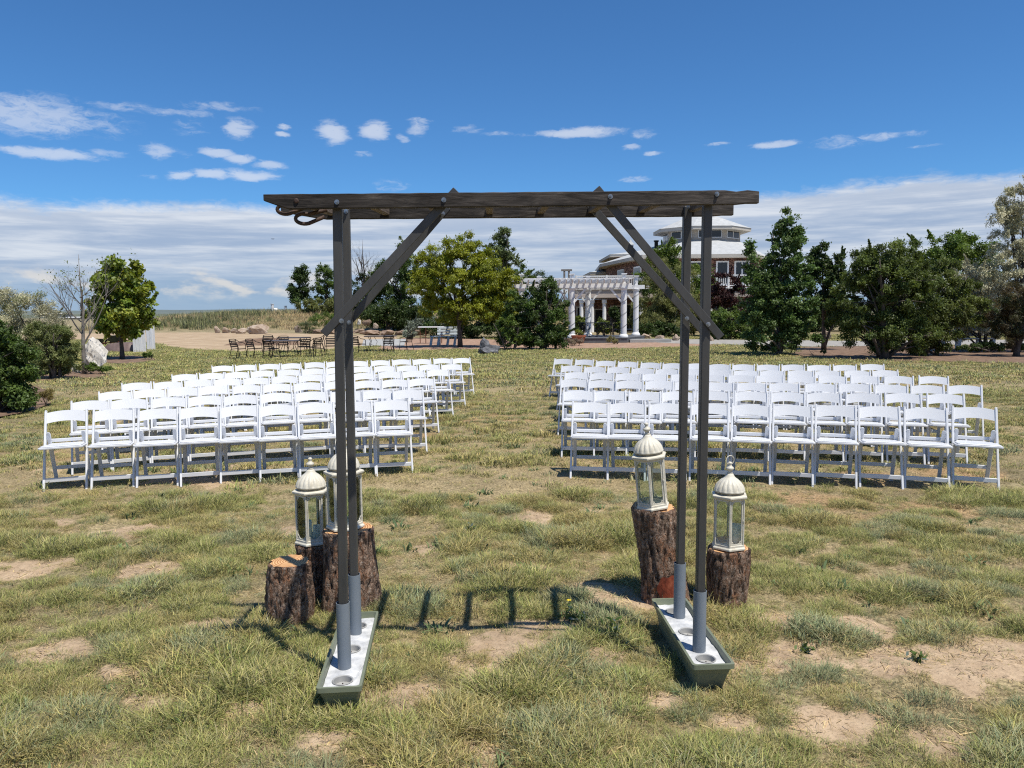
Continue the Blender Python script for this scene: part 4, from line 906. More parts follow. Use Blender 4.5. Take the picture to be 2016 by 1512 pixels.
def chair_proto():
    root = thing('folding_chair', 'x', 'chair', (0, 0, 0)); m = MT['resin']
    H_ = .772; sl = .335/H_
    ly = lambda z: -.185+sl*z
    for s in (-1, 1):
        mb = MB(); mb.bar((s*.1905, ly(0), -.012), (s*.1855, ly(H_-.012), H_-.012), .021, .036, (0, -1, .4))
        mb.bar((s*.1855, ly(H_-.013), H_-.013), (s*.1855, ly(H_), H_), .021, .028, (0, -1, .4)); mb.build('long_leg', m, root, bevel=.004)
    for s in (-1, 1):
        mb = MB(); p = []
        zs = [(-.012, .017), (.53, .019), (.552, .017), (.563, .010)]
        ry = lambda z: .235-.36*z
        vs = []
        for z, hw in zs:
            for (dx, dy) in ((-hw, -.011), (hw, -.011), (hw, .011), (-hw, .011)): vs.append((s*.158+dx, ry(z)+dy, z))
        fs = [(i*4+k, i*4+(k+1) % 4, (i+1)*4+(k+1) % 4, (i+1)*4+k) for i in range(3) for k in range(4)]+[(3, 2, 1, 0), (12, 13, 14, 15)]
        mb.add(vs, fs); mb.build('rear_leg', m, root, bevel=.003)
    n = 12; vs = []; fs = []
    for i in range(n+1):
        t = -1+2*i/n; x = .176*t; arch = .017*(1-t*t); zt = H_-.018+arch-.006; zb = H_-.125+arch*1.1; cv = .018*(1-t*t)
        for (z, dy) in ((zb, -.008), (zt, -.008), (zt, .007), (zb, .007)): vs.append((x, ly(z)+dy+cv, z))
    for i in range(n):
        for k in range(4): fs.append((i*4+k, i*4+(k+1) % 4, (i+1)*4+(k+1) % 4, (i+1)*4+k))
    fs += [(3, 2, 1, 0), tuple(n*4+k for k in range(4))]
    mb = MB(); mb.add(vs, fs); mb.build('backrest', m, root, smooth='angle')
    def seatpoly(i):
        return [(-.196+i, -.250+i), (-.180+i, -.268+i), (.180-i, -.268+i), (.196-i, -.250+i), (.196-i, -.045), (.171-i, -.025), (.171-i, .125-i), (-.171+i, .125-i), (-.171+i, -.025), (-.196+i, -.045)]
    mb = MB(); mb.prism(seatpoly(0), .436, .456); mb.v = [(x, y, z-.075*(y+.268)) for x, y, z in mb.v]; mb.build('seat', m, root, bevel=.004)
    mb = MB(); mb.prism(seatpoly(.014), .456, .467); mb.v = [(x, y, z-.075*(y+.268)) for x, y, z in mb.v]; mb.build('seat_pad', m, root, bevel=.005)
    mb = MB(); mb.bar((-.168, .128, .464), (.168, .128, .464), .022, .034); mb.build('seat_rail', m, root, bevel=.003)
    mb = MB(); z = .105; mb.bar((-.181, ly(z), z), (.181, ly(z), z), .016, .042); mb.build('front_stretcher', m, root, bevel=.003)
    mb = MB(); z = .17; mb.bar((-.142, ry(z), z), (.142, ry(z), z), .016, .036); mb.build('rear_stretcher', m, root, bevel=.003)
    return root
ORD = ['first', 'second', 'third', 'fourth', 'fifth', 'sixth', 'seventh', 'eighth', 'ninth', 'tenth', 'eleventh', 'twelfth', 'thirteenth', 'fourteenth']
ROWN = ['front', 'second', 'third', 'fourth', 'fifth', 'back']
def lay_chairs():
    proto = chair_proto(); used = False; rg = random.Random(2)
    for side, nm in (('L', 'left'), ('R', 'right')):
        for i, row in enumerate(CHAIRS[side]):
            n = len(row)
            for j, (x, y, a) in enumerate(row):
                k = (n-1-j) if side == 'L' else j
                lab = f'white folding chair, {ORD[k]} from the aisle in the {ROWN[i]} row of the {nm} block'
                o = dup(proto, (0, 0, 0), (0, 0, 0)) if used else proto; used = True
                o.location = (x, y, g1(x, y)+rg.uniform(-.004, .006)); o.rotation_euler = (R(rg.uniform(-.8, .8)), R(rg.uniform(-.9, .9)), R(a+rg.uniform(-2.5, 2.5)))
                o['label'] = lab; o['group'] = 'white folding chairs set out in curved rows'
lay_chairs()

# ------------------------------------------------------------------ building behind the trees
def make_building():
    root = thing('brick_hall', 'brick hall with pale shingle roofs, an octagonal tan tower and a white railed deck', 'building', (16, 75, 0))
    O = Vector((16, 75, 0))
    def P2(px, Y): return at(px, 600, Y)[0]
    def zat(px, py, Y): return at(px, py, Y)[1]
    def bld(mb, name, m, parent=root, **k):
        mb.v = [(v[0]-O.x, v[1]-O.y, v[2]) for v in mb.v]; return mb.build(name, m, parent, **k)
    YF = 64.0
    zE = zat(1400, 507, YF); zD = zat(1400, 566, 61.0)
    A = (P2(1272, YF), YF); B = (P2(1199, 75.5), 75.5); Cc = (P2(1480, YF), YF); D = (23.5, 72); E_ = (25, 86); Bk = (B[0]+.4, 86)
    foot = [A, Cc, D, E_, Bk, B]
    mb = MB(); mb.prism(foot, 0, zE-.05); wall = bld(mb, 'wall', MT['brick'])
    # tower
    tx, ty = P2(1378, 75), 75.0; tr = (P2(1449, 75)-P2(1307, 75))/2*1.04
    zt0, zt1 = zat(1378, 475, 73), zat(1378, 451, 71)
    ph = math.pi/8
    mb = MB(); mb.lathe([(tr, zt0-1.2), (tr, zt1+.05)], 8, (tx, ty, 0), phase=ph); bld(mb, 'tower_wall', MT['cream_wall'])
    ov = tr*1.27
    mb = MB(); mb.lathe([(ov, zt1-.02), (ov, zt1+.26)], 8, (tx, ty, 0), phase=ph); bld(mb, 'tower_fascia', MT['fascia'])
    mb = MB(); mb.lathe([(ov+.06, zt1+.265), (.25, zt1+2.0)], 8, (tx, ty, 0), phase=ph); bld(mb, 'tower_roof', MT['shingle'])
    for k in range(8):
        a = ph+(k+.5)*math.pi/4; c = Vector((tx+math.cos(a)*tr*.924, ty+math.sin(a)*tr*.924, 0)); nn = Vector((math.cos(a), math.sin(a), 0))
        if nn.y > .4: continue
        w = 2.2; zc = (zt0+zt1)/2+.10; hh = .72
        mb = MB(); mb.box(c+nn*.02+Vector((0, 0, zc)), (w, .08, hh), a+math.pi/2); f = bld(mb, 'window', MT['white_paint'])
        mb = MB()
        for q in (-.55, .55): mb.box(c+nn*.05+Vector((-nn.y, nn.x, 0))*q+Vector((0, 0, zc)), (w/2-.14, .06, hh-.14), a+math.pi/2)
        g = bld(mb, 'pane', MT['pane'], f)
    mb = MB(); mb.lathe([(tr+.12, zt0-.35), (tr+.12, zt0-.02)], 8, (tx, ty, 0), phase=ph); bld(mb, 'tower_flashing', MT['fascia'])
    # main roof: eave ring up to the tower foot
    cen = Vector((tx, ty, 0)); ring = []
    for x, y in foot:
        d = Vector((x, y, 0))-cen; d = d*(1+.9/d.length); ring.append(d+cen)
    top = []
    for p in ring:
        a = math.atan2(p.y-ty, p.x-tx); top.append(Vector((tx+math.cos(a)*(tr+.1), ty+math.sin(a)*(tr+.1), zt0-.05)))
    n = len(ring); mb = MB()
    mb.add([(p.x, p.y, zE+.22) for p in ring]+top, [(k, (k+1) % n, n+(k+1) % n, n+k) for k in range(n)]); bld(mb, 'roof', MT['shingle'])
    mb = MB(); mb.prism([(p.x, p.y) for p in ring], zE-.06, zE+.215); bld(mb, 'fascia', MT['fascia'])
    # rear left wings
    Y2 = 86; x0 = P2(1199, Y2); z2 = zat(1199, 506, Y2)
    mb = MB(); mb.prism([(x0+.9, Y2), (x0+14, Y2), (x0+14, Y2+9), (x0+.9, Y2+9)], 0, z2); bld(mb, 'wing_wall', MT['brick'])
    def hip(xa, xb, ya, yb, z, rise, nm):
        mb = MB(); mb.box(((xa+xb)/2, (ya+yb)/2, z+.1), (xb-xa, yb-ya, .24)); bld(mb, 'fascia', MT['fascia'])
        iy = (yb-ya)/2; mb = MB()
        mb.add([(xa-.05, ya-.05, z+.225), (xb+.05, ya-.05, z+.225), (xb+.05, yb+.05, z+.225), (xa-.05, yb+.05, z+.225), (xa+iy, (ya+yb)/2, z+rise), (max(xb-iy, xa+iy+.2), (ya+yb)/2, z+rise)],
               [(0, 1, 5, 4), (1, 2, 5), (2, 3, 4, 5), (3, 0, 4)]); bld(mb, nm, MT['shingle'])
    zr = zat(1240, 491, 90.5)-z2
    hip(x0, x0+15, Y2-.9, Y2+9.9, z2, max(zr, .9), 'roof')
    # little white louvred cupola with a metal cap
    cx = P2(1240.5, 90.5); zc0, zc1, zc2 = zat(1240, 494, 90.5), zat(1240, 482, 90.5), zat(1240, 470, 90.5)
    mb = MB(); mb.box((cx, 90.5, (zc0+zc1)/2-.3), (.62, .62, zc1-zc0+.6)); f = bld(mb, 'cupola', MT['white_paint'])
    mb = MB()
    for q in (-.16, .16): mb.box((cx+q, 90.18, (zc0+zc1)/2+.05), (.2, .04, (zc1-zc0)*.6))
    bld(mb, 'louvre', MT['pane'], f)
    mb = MB(); mb.lathe([(.58, zc1), (.25, zc1+.3), (.02, zc2)], 4, (cx, 90.5, 0), phase=math.pi/4); bld(mb, 'cupola_cap', MT['shingle'], f)
    Y3 = 80; x3 = P2(1160, Y3); z3 = zat(1160, 541, Y3)
    mb = MB(); mb.prism([(x3+1.0, Y3), (x3+4, Y3), (x3+4, Y3+6), (x3+1.0, Y3+6)], 0, z3); bld(mb, 'wing_wall', MT['cream_wall'])
    hip(x3, x3+5, Y3-.9, Y3+6.9, z3, 1.0, 'roof')
    # chimney pipe
    q = at(1292, 478, 74); mb = MB(); mb.tube([(q[0], 74, q[1]-1.6), (q[0], 74, q[1]+.15)], .18, 10); mb.tube([(q[0], 74, q[1]+.1), (q[0], 74, q[1]+.22)], .25, 10); bld(mb, 'flue_pipe', MT['black_metal'])
    # upper windows and door, front wall
    def window(c, d, w, z0, z1, panes=1, fr=.13):
        d = Vector(d).normalized(); nn = Vector((d.y, -d.x, 0)); a = math.atan2(d.y, d.x); c = Vector(c)
        mb = MB(); mb.box(c+nn*.03+Vector((0, 0, (z0+z1)/2)), (w, .12, z1-z0), a); f = bld(mb, 'window', MT['white_paint'])
        pw = (w-fr*(panes+1))/panes
        for i in range(panes):
            mb = MB(); mb.box(c+nn*.065+d*(-w/2+fr+pw/2+i*(pw+fr))+Vector((0, 0, (z0+z1)/2)), (pw, .08, z1-z0-2*fr), a); bld(mb, 'pane', MT['pane'], f)
    ww0, ww1 = zD+.25, zat(1400, 514, YF)
    def wf(pxa, pxb, **k): window(((P2(pxa, YF)+P2(pxb, YF))/2, YF, 0), (1, 0, 0), P2(pxb, YF)-P2(pxa, YF), ww0, ww1, **k)
    wf(1350, 1393); wf(1408, 1433); wf(1444, 1474, panes=2); wf(1300, 1330)
    dl = Vector((A[0]-B[0], A[1]-B[1], 0)); c_ = Vector((B[0], B[1], 0))
    for t in (.36, .80): window(c_+dl*t, dl, 2.0, zD+.4, zE-.55)
    # deck with white railing, cream fascia, columns and dark rooms below
    yd = 61.0; xa, xb = P2(1132, yd), P2(1486, yd)
    zf0, zf1 = zat(1200, 591, yd), zD
    mb = MB(); mb.box(((xa+xb)/2, (yd+YF+2)/2, (zf0+zf1)/2+.1), (xb-xa, YF+2-yd, zf1-zf0-.2)); bld(mb, 'deck_fascia', MT['soffit'])
    mb = MB(); mb.box(((xa+xb)/2, (yd+YF+2)/2-.05, zf1-.04), (xb-xa+.2, YF+2.1-yd, .1)); bld(mb, 'deck_floor', MT['white_paint'])
    zr1 = zf1+.95
    mb = MB(); mb.box(((xa+xb)/2, yd+.05, zr1), (xb-xa, .09, .10)); mb.box(((xa+xb)/2, yd+.05, zf1+.14), (xb-xa, .06, .07))
    x = xa
    while x < xb: mb.box((x, yd+.05, (zf1+zr1)/2+.04), (.05, .05, zr1-zf1-.2)); x += .16
    o = bld(mb, 'railing', MT['white_paint']); tag(o, kind='stuff')
    k = 0; x = xa+.1
    while x <= xb: mb = MB(); mb.box((x, yd+.05, (zf1+zr1)/2+.03), (.14, .14, zr1-zf1+.12)); bld(mb, 'railing_post', MT['white_paint']); x += 2.4
    for px in (1145, 1166, 1190, 1262, 1330, 1400, 1460):
        xc = P2(px, yd+.3); mb = MB(); mb.lathe([(.17, 0), (.15, .1), (.15, zf0-.25), (.2, zf0-.2), (.2, zf0+.05)], 12, (xc, yd+.35, 0)); bld(mb, 'column', MT['white_paint'], smooth='angle')
    # ground floor wall with doorways
    mb = MB(); mb.box(((xa+xb)/2, YF+.9, zf0/2+.05), (xb-xa-.3, .3, zf0+.1)) if False else mb.box(((xa+A[0])/2+.1, YF+.9, zf0/2+.05), (A[0]-xa-.2, .3, zf0+.1)); bld(mb, 'porch_wall', MT['brick'])
    for (pa, pb, t) in ((1137, 1150, .78), (1172, 1187, .70), (1204, 1220, .8), (1228, 1246, .86), (1290, 1330, .8), (1400, 1440, .8)):
        yw = YF+.74 if pb < 1250 else YF-.02
        x0_, x1_ = P2(pa, yw), P2(pb, yw); mb = MB(); mb.box(((x0_+x1_)/2, yw, zf0*t/2+.1), (x1_-x0_+.24, .06, zf0*t)); f = bld(mb, 'door', MT['fascia'])
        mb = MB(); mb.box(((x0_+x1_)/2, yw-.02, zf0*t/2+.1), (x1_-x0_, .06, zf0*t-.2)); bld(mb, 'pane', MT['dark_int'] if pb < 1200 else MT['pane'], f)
make_building()

# ------------------------------------------------------------------ white pergola on its deck
def make_pergola():
    Yp = dep(1150, 676); zp = at(1150, 665.5, Yp)[1]; Yf = Yp+.9; Yb = Yf+3.0
    X = lambda px, Y: at(px, 620, Y)[0]
    root = thing('white_pergola', 'white pergola with round columns and string lights on a grey deck', 'pergola', (X(1150, Yp), Yp, 0)); O = Vector(root.location)
    def bld(mb, name, m, **k):
        mb.v = [(v[0]-O.x, v[1]-O.y, v[2]) for v in mb.v]; return mb.build(name, m, root, **k)
    x0, x1 = X(1012, Yp), X(1234, Yp); x2 = X(1268, Yp+2.4)
    mb = MB(); mb.prism([(x0, Yp), (x1, Yp), (x2, Yp+2.2), (x2, Yb+.9), (x0, Yb+.9)], .0, zp-.04); bld(mb, 'deck_skirt', MT['deck_grey'])
    w = .155; y = Yp-.04; mb = None                                   # deck boards run across
    while y < Yb+.9:
        xr = x1+.05 if y < Yp else min(x2+.05, x1+.05+(x2-x1)*(y-Yp)/2.2)
        b = MB(); b.box(((x0+xr)/2, y+w/2, zp-.015), (xr-x0, w-.012, .035)); bld(b, 'plank', MT['deck_grey']); y += w
    b = MB(); b.box((x1+1.3, Yp+.55, .09), (2.2, .9, .18)); bld(b, 'step', MT['slab'])
    zc = at(1228, 566, Yf)[1]; r = .165
    cols = [(X(1027, Yf), Yf), (X(1126, Yf), Yf), (X(1228, Yf), Yf), (X(1062, Yb), Yb), (X(1158, Yb), Yb), (X(1252, Yb), Yb)]
    for i, (cx, cy) in enumerate(cols):
        b = MB(); b.lathe([(.25, zp+.003), (.25, zp+.06), (.215, zp+.13), (r, zp+.17), (r*.97, zc-.35), (r*.97, zc-.14), (.2, zc-.10), (.21, zc)], 20, (cx, cy, 0)); bld(b, 'column', MT['white_paint'], smooth='angle')
        pts = [(cx+(r+.012)*math.cos(t+i), cy+(r+.012)*math.sin(t+i), zp+.3+(zc-zp-.5)*t/(6.28*3.2)) for t in np.linspace(0, 6.28*3.2, 70)]
        b = MB(); b.tube(pts, .007, 4); bld(b, 'string_light', MT['black_metal'])
        b = MB(); b.box((cx, cy, zc+.36), (.16, .16, .72)); b.box((cx, cy, zc+.735), (.30, .30, .05)); b.box((cx, cy, zc+.69), (.22, .22, .05)); bld(b, 'post_cap', MT['white_paint'])
    zb = .22
    for cy, a0, a1 in ((Yf, X(1012, Yf), X(1243, Yf)), (Yb, X(1040, Yb), X(1268, Yb))):
        for dy in (-.11, .11):
            b = MB(); b.box(((a0+a1)/2, cy+dy, zc+zb/2+.002), (a1-a0, .055, zb)); bld(b, 'beam', MT['white_paint'])
    x = X(1016, Yf); xe = X(1236, Yf); n = 19
    for i in range(n):
        xx = x+(xe-x)*i/(n-1)
        z0, z1 = zc+zb+.004, zc+zb+.25; prof = [(Yf-.62, z1), (Yf-.62, z1-.05), (Yf-.42, z0), (Yb+.42, z0), (Yb+.62, z1-.05), (Yb+.62, z1)]
        b = MB(); b.add([(xx-.028, q[0], q[1]) for q in prof]+[(xx+.028, q[0], q[1]) for q in prof], [(5, 4, 3, 2, 1, 0), (6, 7, 8, 9, 10, 11)]+[(k, (k+1) % 6, 6+(k+1) % 6, 6+k) for k in range(6)]); bld(b, 'rafter', MT['white_paint'])
    k = 0; y = Yf-.55
    while y < Yb+.6:
        b = MB(); b.box(((x+xe)/2, y, zc+zb+.272), (xe-x+.5, .04, .036)); bld(b, 'slat', MT['white_paint']); y += .22
    for (cx, cy) in cols:
        for s in (-1, 1):
            if (cx, s) in ((cols[0][0], -1), (cols[2][0], 1), (cols[3][0], -1), (cols[5][0], 1)): continue
            b = MB(); b.bar((cx+s*.13, cy, zc-.75), (cx+s*.80, cy, zc+.02), .07, .10); bld(b, 'knee_brace', MT['white_paint'])
    pts = []
    for k in range(25):
        t = k/24; p = Vector(cols[2] + (0,)).lerp(Vector(cols[5] + (0,)), t); pts.append((p.x+.02, p.y, zc+.5-.75*4*t*(1-t)*.6))
    b = MB(); b.tube(pts, .007, 4); bld(b, 'string_light', MT['black_metal'])
    return zp, Yf, Yb
PERG = make_pergola()

# ------------------------------------------------------------------ black slatted metal chairs and their tables
def bistro_proto():
    root = thing('metal_armchair', 'x', 'chair', (0, 0, 0)); m = MT['black_metal']
    for s in (-1, 1):
        b = MB(); b.tube([(s*.24, -.25, 0), (s*.235, -.19, .40), (s*.25, -.17, .58), (s*.25, -.12, .63), (s*.24, .10, .67), (s*.20, .24, .78)], .014, 6); b.build('arm', m, root)
        b = MB(); b.tube([(s*.22, .27, 0), (s*.20, .15, .42), (s*.20, .26, .79)], .014, 6); b.build('leg', m, root)
    b = MB(); b.tube([(-.2, .255, .785), (-.12, .275, .80), (.12, .275, .80), (.2, .255, .785)], .014, 6); b.build('top_rail', m, root)
    for i in range(4):
        b = MB(); z = .50+.072*i; b.box((0, .165+.11*(z-.42)/.37+.01, z), (.40, .012, .046), Matrix.Rotation(-.28, 3, 'X')); b.build('back_slat', m, root)
    for i in range(6):
        b = MB(); b.box((0, -.19+.068*i, .425-.006*i), (.44, .052, .012)); b.build('seat_slat', m, root)
    b = MB(); b.tube([(-.235, -.2, .40), (.235, -.2, .40)], .011, 5); b.tube([(-.2, .15, .41), (.2, .15, .41)], .011, 5); b.build('seat_frame', m, root)
    b = MB(); b.tube([(-.235, -.225, .15), (-.21, .23, .15)], .009, 5); b.tube([(.235, -.225, .15), (.21, .23, .15)], .009, 5); b.build('stretcher', m, root)
    return root
BIS = [(468, 707, 74, 'black metal armchair turned sideways, nearest the dirt track'), (500, 706.5, 68, 'black metal armchair second from the track, turned to the front table'),
       (533, 707, 158, 'black metal armchair at the near edge of the front patio table'), (528, 693, 20, 'black metal armchair behind the left end of the patio tables'),
       (556, 697, 5, 'black metal armchair tucked between the two left patio tables'), (599, 702, 205, 'black metal armchair at the right end of the front patio table'),
       (618, 703, 232, 'black metal armchair just left of the arch post, back towards us'), (627, 693, 282, 'black metal armchair side-on behind the left patio tables'),
       (651, 700, 10, 'black metal armchair facing us just left of the arch post'), (682, 697, 85, 'black metal armchair mostly hidden behind the left arch posts'), (706, 696, 145, 'black metal armchair just right of the left arch posts'),
       (765, 693.5, 190, 'black metal armchair pushed up to the table on the concrete pad'), (800, 690, 235, 'black metal armchair nearest the white bench')]
bp = bistro_proto(); used = False
for px, py, a, lab in BIS:
    x, y = onz(px, py); y += .08
    o = dup(bp, (0, 0, 0), (0, 0, 0)) if used else bp; used = True
    o.location = (x, y, .01); o.rotation_euler = (0, 0, R(a)); o['label'] = lab; o['group'] = 'black metal patio armchairs'; o.scale = (.96, .96, .93)
zp, Yf, Yb = PERG
for px, Y, a, lab in ((1150, Yf+.9, 150, 'black metal armchair beside the left pergola column'), (1183, Yf+.5, 180, 'black metal armchair facing away under the middle of the pergola'), (1219, Yf+1.0, 215, 'black metal armchair beside the right pergola column'), (1199, Yf+2.4, 10, 'black metal armchair at the far side of the pergola table')):
    o = dup(bp, (at(px, 650, Y)[0], Y, zp+.004), (0, 0, R(a)), lab, 'black metal patio armchairs')
def patio_table(px0, px1, py, pyb, label, L_depth=.95, top='table_top', z0=0.0, Y=None):
    xa, y = onz(px0, pyb); 
    if Y: y = Y
    x0 = at(px0, py, y)[0]; x1 = at(px1, py, y)[0]; h = at((px0+px1)/2, py, y)[1]-z0
    root = thing('patio_table', label, 'table', ((x0+x1)/2, y+.3, z0+.01), 0, 'black metal patio tables'); w = x1-x0
    b = MB(); n = 24
    poly = [(w/2*math.copysign(abs(math.cos(t))**.5, math.cos(t)), L_depth/2*math.copysign(abs(math.sin(t))**.5, math.sin(t))) for t in np.linspace(0, 2*math.pi, n, endpoint=False)]
    b.prism(poly, h-.035, h); b.build('table_top', MT[top], root)
    for s in (-1, 1):
        b = MB()
        b.tube([(s*w*.40, -.3, 0), (s*w*.34, -.18, .25), (s*w*.30, -.12, .45), (s*w*.36, -.22, h-.03)], .014, 6); b.tube([(s*w*.40, .3, 0), (s*w*.34, .18, .25), (s*w*.30, .12, .45), (s*w*.36, .22, h-.03)], .014, 6)
        b.tube([(s*w*.31, -.13, .33), (s*w*.16, -.02, .22), (s*w*.10, 0, .42), (s*w*.2, 0, h-.03)], .010, 5)
        b.build('leg', MT['black_metal'], root)
    return root
patio_table(519, 588, 671, 703.5, 'long brown topped metal table, front one of the left pair')
patio_table(543, 607, 664.8, 695, 'long brown topped metal table, rear one of the left pair')
patio_table(715, 778, 661.8, 692.5, 'brown topped metal table standing by the concrete pad')
patio_table(1140, 1196, 635.5, 670, 'dark table standing under the white pergola', top='black_metal', z0=zp, Y=Yf+1.3)
# tall white topped stand
def stand():
    x0, y = onz(823, 677); x1 = at(873, 643, y)[0]; h = at(848, 643.5, y)[1]; root = thing('bar_table', 'tall white topped table on thin rusty legs beside the bench', 'table', ((x0+x1)/2, y+.3, .015))
    w = x1-x0; b = MB(); b.box((0, 0, h-.03), (w, .6, .06)); b.build('table_top', MT['white_paint'], root)
    for sx in (-w*.42, -w*.20, w*.42):
        b = MB(); b.tube([(sx, -.22, 0), (sx, -.22, h-.06)], .025, 6); b.build('leg', MT['rust'], root)
    b = MB(); b.tube([(-w*.42, -.22, h*.4), (-w*.2, -.22, h*.4)], .02, 6); b.build('foot_rail', MT['rust'], root)
stand()
def bench(label, px0, px1, pyt, pys, pyb, back0=None, back1=None, mat='grey_bench', rz=0, nb=3):
    x0, y = onz(px0, pyb); X = lambda p: at(p, pys, y)[0]; cx = (X(px0)+X(px1))/2; w = X(px1)-X(px0)
    zt = at(px1, pyt, y)[1]; zs = at(px1, pys, y)[1]; m = MT[mat]
    root = thing('park_bench', label, 'bench', (cx, y+.3, .014), rz, 'pale wooden benches')
    b0 = (X(back0 or px0)-cx); b1 = X(back1 or px1)-cx
    for i in range(3): b = MB(); b.box((0, -.24+.15*i, zs), (w, .135, .05)); b.build('seat_plank', m, root, bevel=.006)
    hb = (zt-zs)/nb
    for i in range(nb): b = MB(); b.box(((b0+b1)/2, .20+.05*i, zs+.06+hb*(i+.5)), (b1-b0, .04, hb*.70), Matrix.Rotation(-.15, 3, 'X')); b.build('back_plank', m, root, bevel=.006)
    for sx in (-w/2+.08, -w*.17, w*.18, w/2-.08):
        b = MB(); b.bar((sx-.05, -.24, 0), (sx+.02, -.20, zs-.03), .12, .14, (0, 1, 0)); b.build('leg', m, root, bevel=.006)
    for sx in (b0+.12, b1-.12):
        b = MB(); b.bar((sx, .24, 0), (sx, .30, zt), .09, .06, (0, 1, 0)); b.build('back_post', m, root, bevel=.006)
bench('pale grey slatted bench under the yellow green tree', 846, 899, 645.5, 663, 681, 859, 899)
bench('long white bench half hidden by the big bush on the right', 1856, 1962, 647, 667, 691, 1893, 1964, 'white_paint', 0, 2)

# ------------------------------------------------------------------ rocks
def rock_mesh(rx, ry, rz, seed, flat=.25, facets=13):
    rg = np.random.default_rng(seed); bm = bmesh.new(); bmesh.ops.create_icosphere(bm, subdivisions=4, radius=1.0)
    pl = [(Vector(rg.normal(0, 1, 3)).normalized(), .52+.34*rg.random()) for _ in range(facets)]
    for v in bm.verts:
        p = v.co.copy()
        for nn, d in pl:
            k = p.dot(nn)-d
            if k > 0: p -= nn*k*.97
        q = float(fbm(np.array([p.x*1.3+seed*3.1+p.z]), np.array([p.y*1.3+p.z*.7]), 2.0, 4)[0])-.5
        p *= 1+q*.5+.10*(float(vnoise(np.array([p.x*4+p.z*3+seed]), np.array([p.y*4-p.z*2]), 1.6)[0])-.5)
        v.co = (p.x*rx, p.y*ry, max(p.z, -.55)*rz)
    zmin = min(v.co.z for v in bm.verts)
    for v in bm.verts: v.co.z -= zmin+.03*rz
    me = bpy.data.meshes.new('rock'); bm.to_mesh(me); bm.free()
    me.polygons.foreach_set('use_smooth', [True]*len(me.polygons)); me.set_sharp_from_angle(angle=R(14)); return me
def rock(name, label, px0, px1, pyt, pyb, m, seed, group=None, Y=None, dz=0, depth=.8, z0=None, cat='rock', facets=13):
    y = Y or dep((px0+px1)/2, pyb); x0, z1 = at(px0, pyt, y); x1, _ = at(px1, pyt, y); zb = at((px0+px1)/2, pyb, y)[1] if Y else 0.0
    if z0 is not None: zb = z0
    w = (x1-x0)/2; h = z1-zb
    me = rock_mesh(w*1.08, w*depth, h/1.5, seed, facets=facets); me.materials.append(MT[m])
    zs = [v.co.z for v in me.vertices]; f = h/max(zs)
    for v in me.vertices:
        v.co.z *= f
        if m in ('boulder', 'slab_rock'):
            q = .58+.42*min(1, max(0, v.co.z/h)/.75); v.co.x *= .55+.45*q; v.co.y *= q
    o = bpy.data.objects.new(name, me); COL.objects.link(o); o.location = ((x0+x1)/2, y+w*depth*.5, zb-.02); tag(o, label, cat, group); return o
rock('boulder', 'big white and ochre boulder behind the bare tree trunk', 148, 203, 662, 731, 'white_rock', 21, facets=15)
rock('boulder', 'small pale rock at the foot of the white boulder', 139, 154, 716, 733, 'white_rock', 22)
rock('boulder', 'dark blue grey boulder lying on the lawn edge', 940, 990, 677, 698, 'dark_rock', 23, facets=14)
rock('boulder', 'small dark rock standing behind the blue grey boulder', 942, 963, 663, 694, 'dark_rock', 24)
GR = 'sandstone boulders along the track'
for i, (a, b, t, bt, lab) in enumerate(((420, 433, 641, 656, 'brownish rock at the left end of the track boulders'), (432, 453, 643, 656, 'squat pale capped rock second in the row by the track'), (452, 466, 645, 656, 'little broken rock in the middle of the track row'),
                                   (460, 489, 645, 657, 'long flat topped sandstone slab by the track'), (484, 530, 638, 658, 'largest humped sandstone boulder at the right of the row'))):
    rock('boulder', lab, a, b, t, bt, 'boulder', 30+i, GR, depth=.6)
gl = ['pale brown rock beside the small round shrub', 'flat rock in the stacked edging left of the arch post', 'low rock under the left arch brace', 'layered rock just right of the arch posts', 'long layered ledge rock behind the patio table', 'squarish rock right of the layered ledge', 'pale rock in the middle of the bed edging',
      'block shaped rock left of the bar table', 'last rock of the bed edging, behind the bar table', 'orange tinted rock higher up in the planted bed', 'white cornered rock near the post top in the bed', 'narrow upright rock in the planted bed']
for i, (a, b, t, bt, mm) in enumerate(((578, 596, 638, 655, 'boulder'), (602, 642, 648, 657, 'slab_rock'), (638, 668, 649, 658, 'slab_rock'), (690, 718, 647, 656, 'slab_rock'), (704, 756, 649, 660, 'slab_rock'), (748, 780, 649, 660, 'slab_rock'), (774, 802, 650, 660, 'slab_rock'),
                                   (782, 810, 649, 660, 'slab_rock'), (806, 838, 649, 660, 'slab_rock'), (712, 733, 628, 640, 'slab_rock'), (702, 711, 628, 638, 'white_rock'), (733, 745, 635, 646, 'boulder'))):
    rock('garden_rock', gl[i], a, b, t, bt, mm, 50+i, 'rocks edging the planted bed', Y=(None if bt > 650 else 66), depth=.6)
for i, (a, b, t, bt, lab) in enumerate(((1322, 1340, 657, 671, 'pale round rock right of the pergola steps'), (1262, 1284, 656, 668, 'rock at the corner of the pergola deck'), (1290, 1312, 659, 669, 'brown rock between the pergola and the pale round rock'), (1394, 1407, 660, 672, 'white topped rock under the right arch brace'), (1486, 1508, 678, 684, 'flat rock at the foot of the tall poplar'), (985, 1010, 655, 668, 'rock in the shade left of the pergola bush'), (1610, 1640, 650, 668, 'rock in the shade behind the round tree'))):
    rock('garden_rock', lab, a, b, t, bt, 'boulder', 80+i, 'rocks about the pergola')
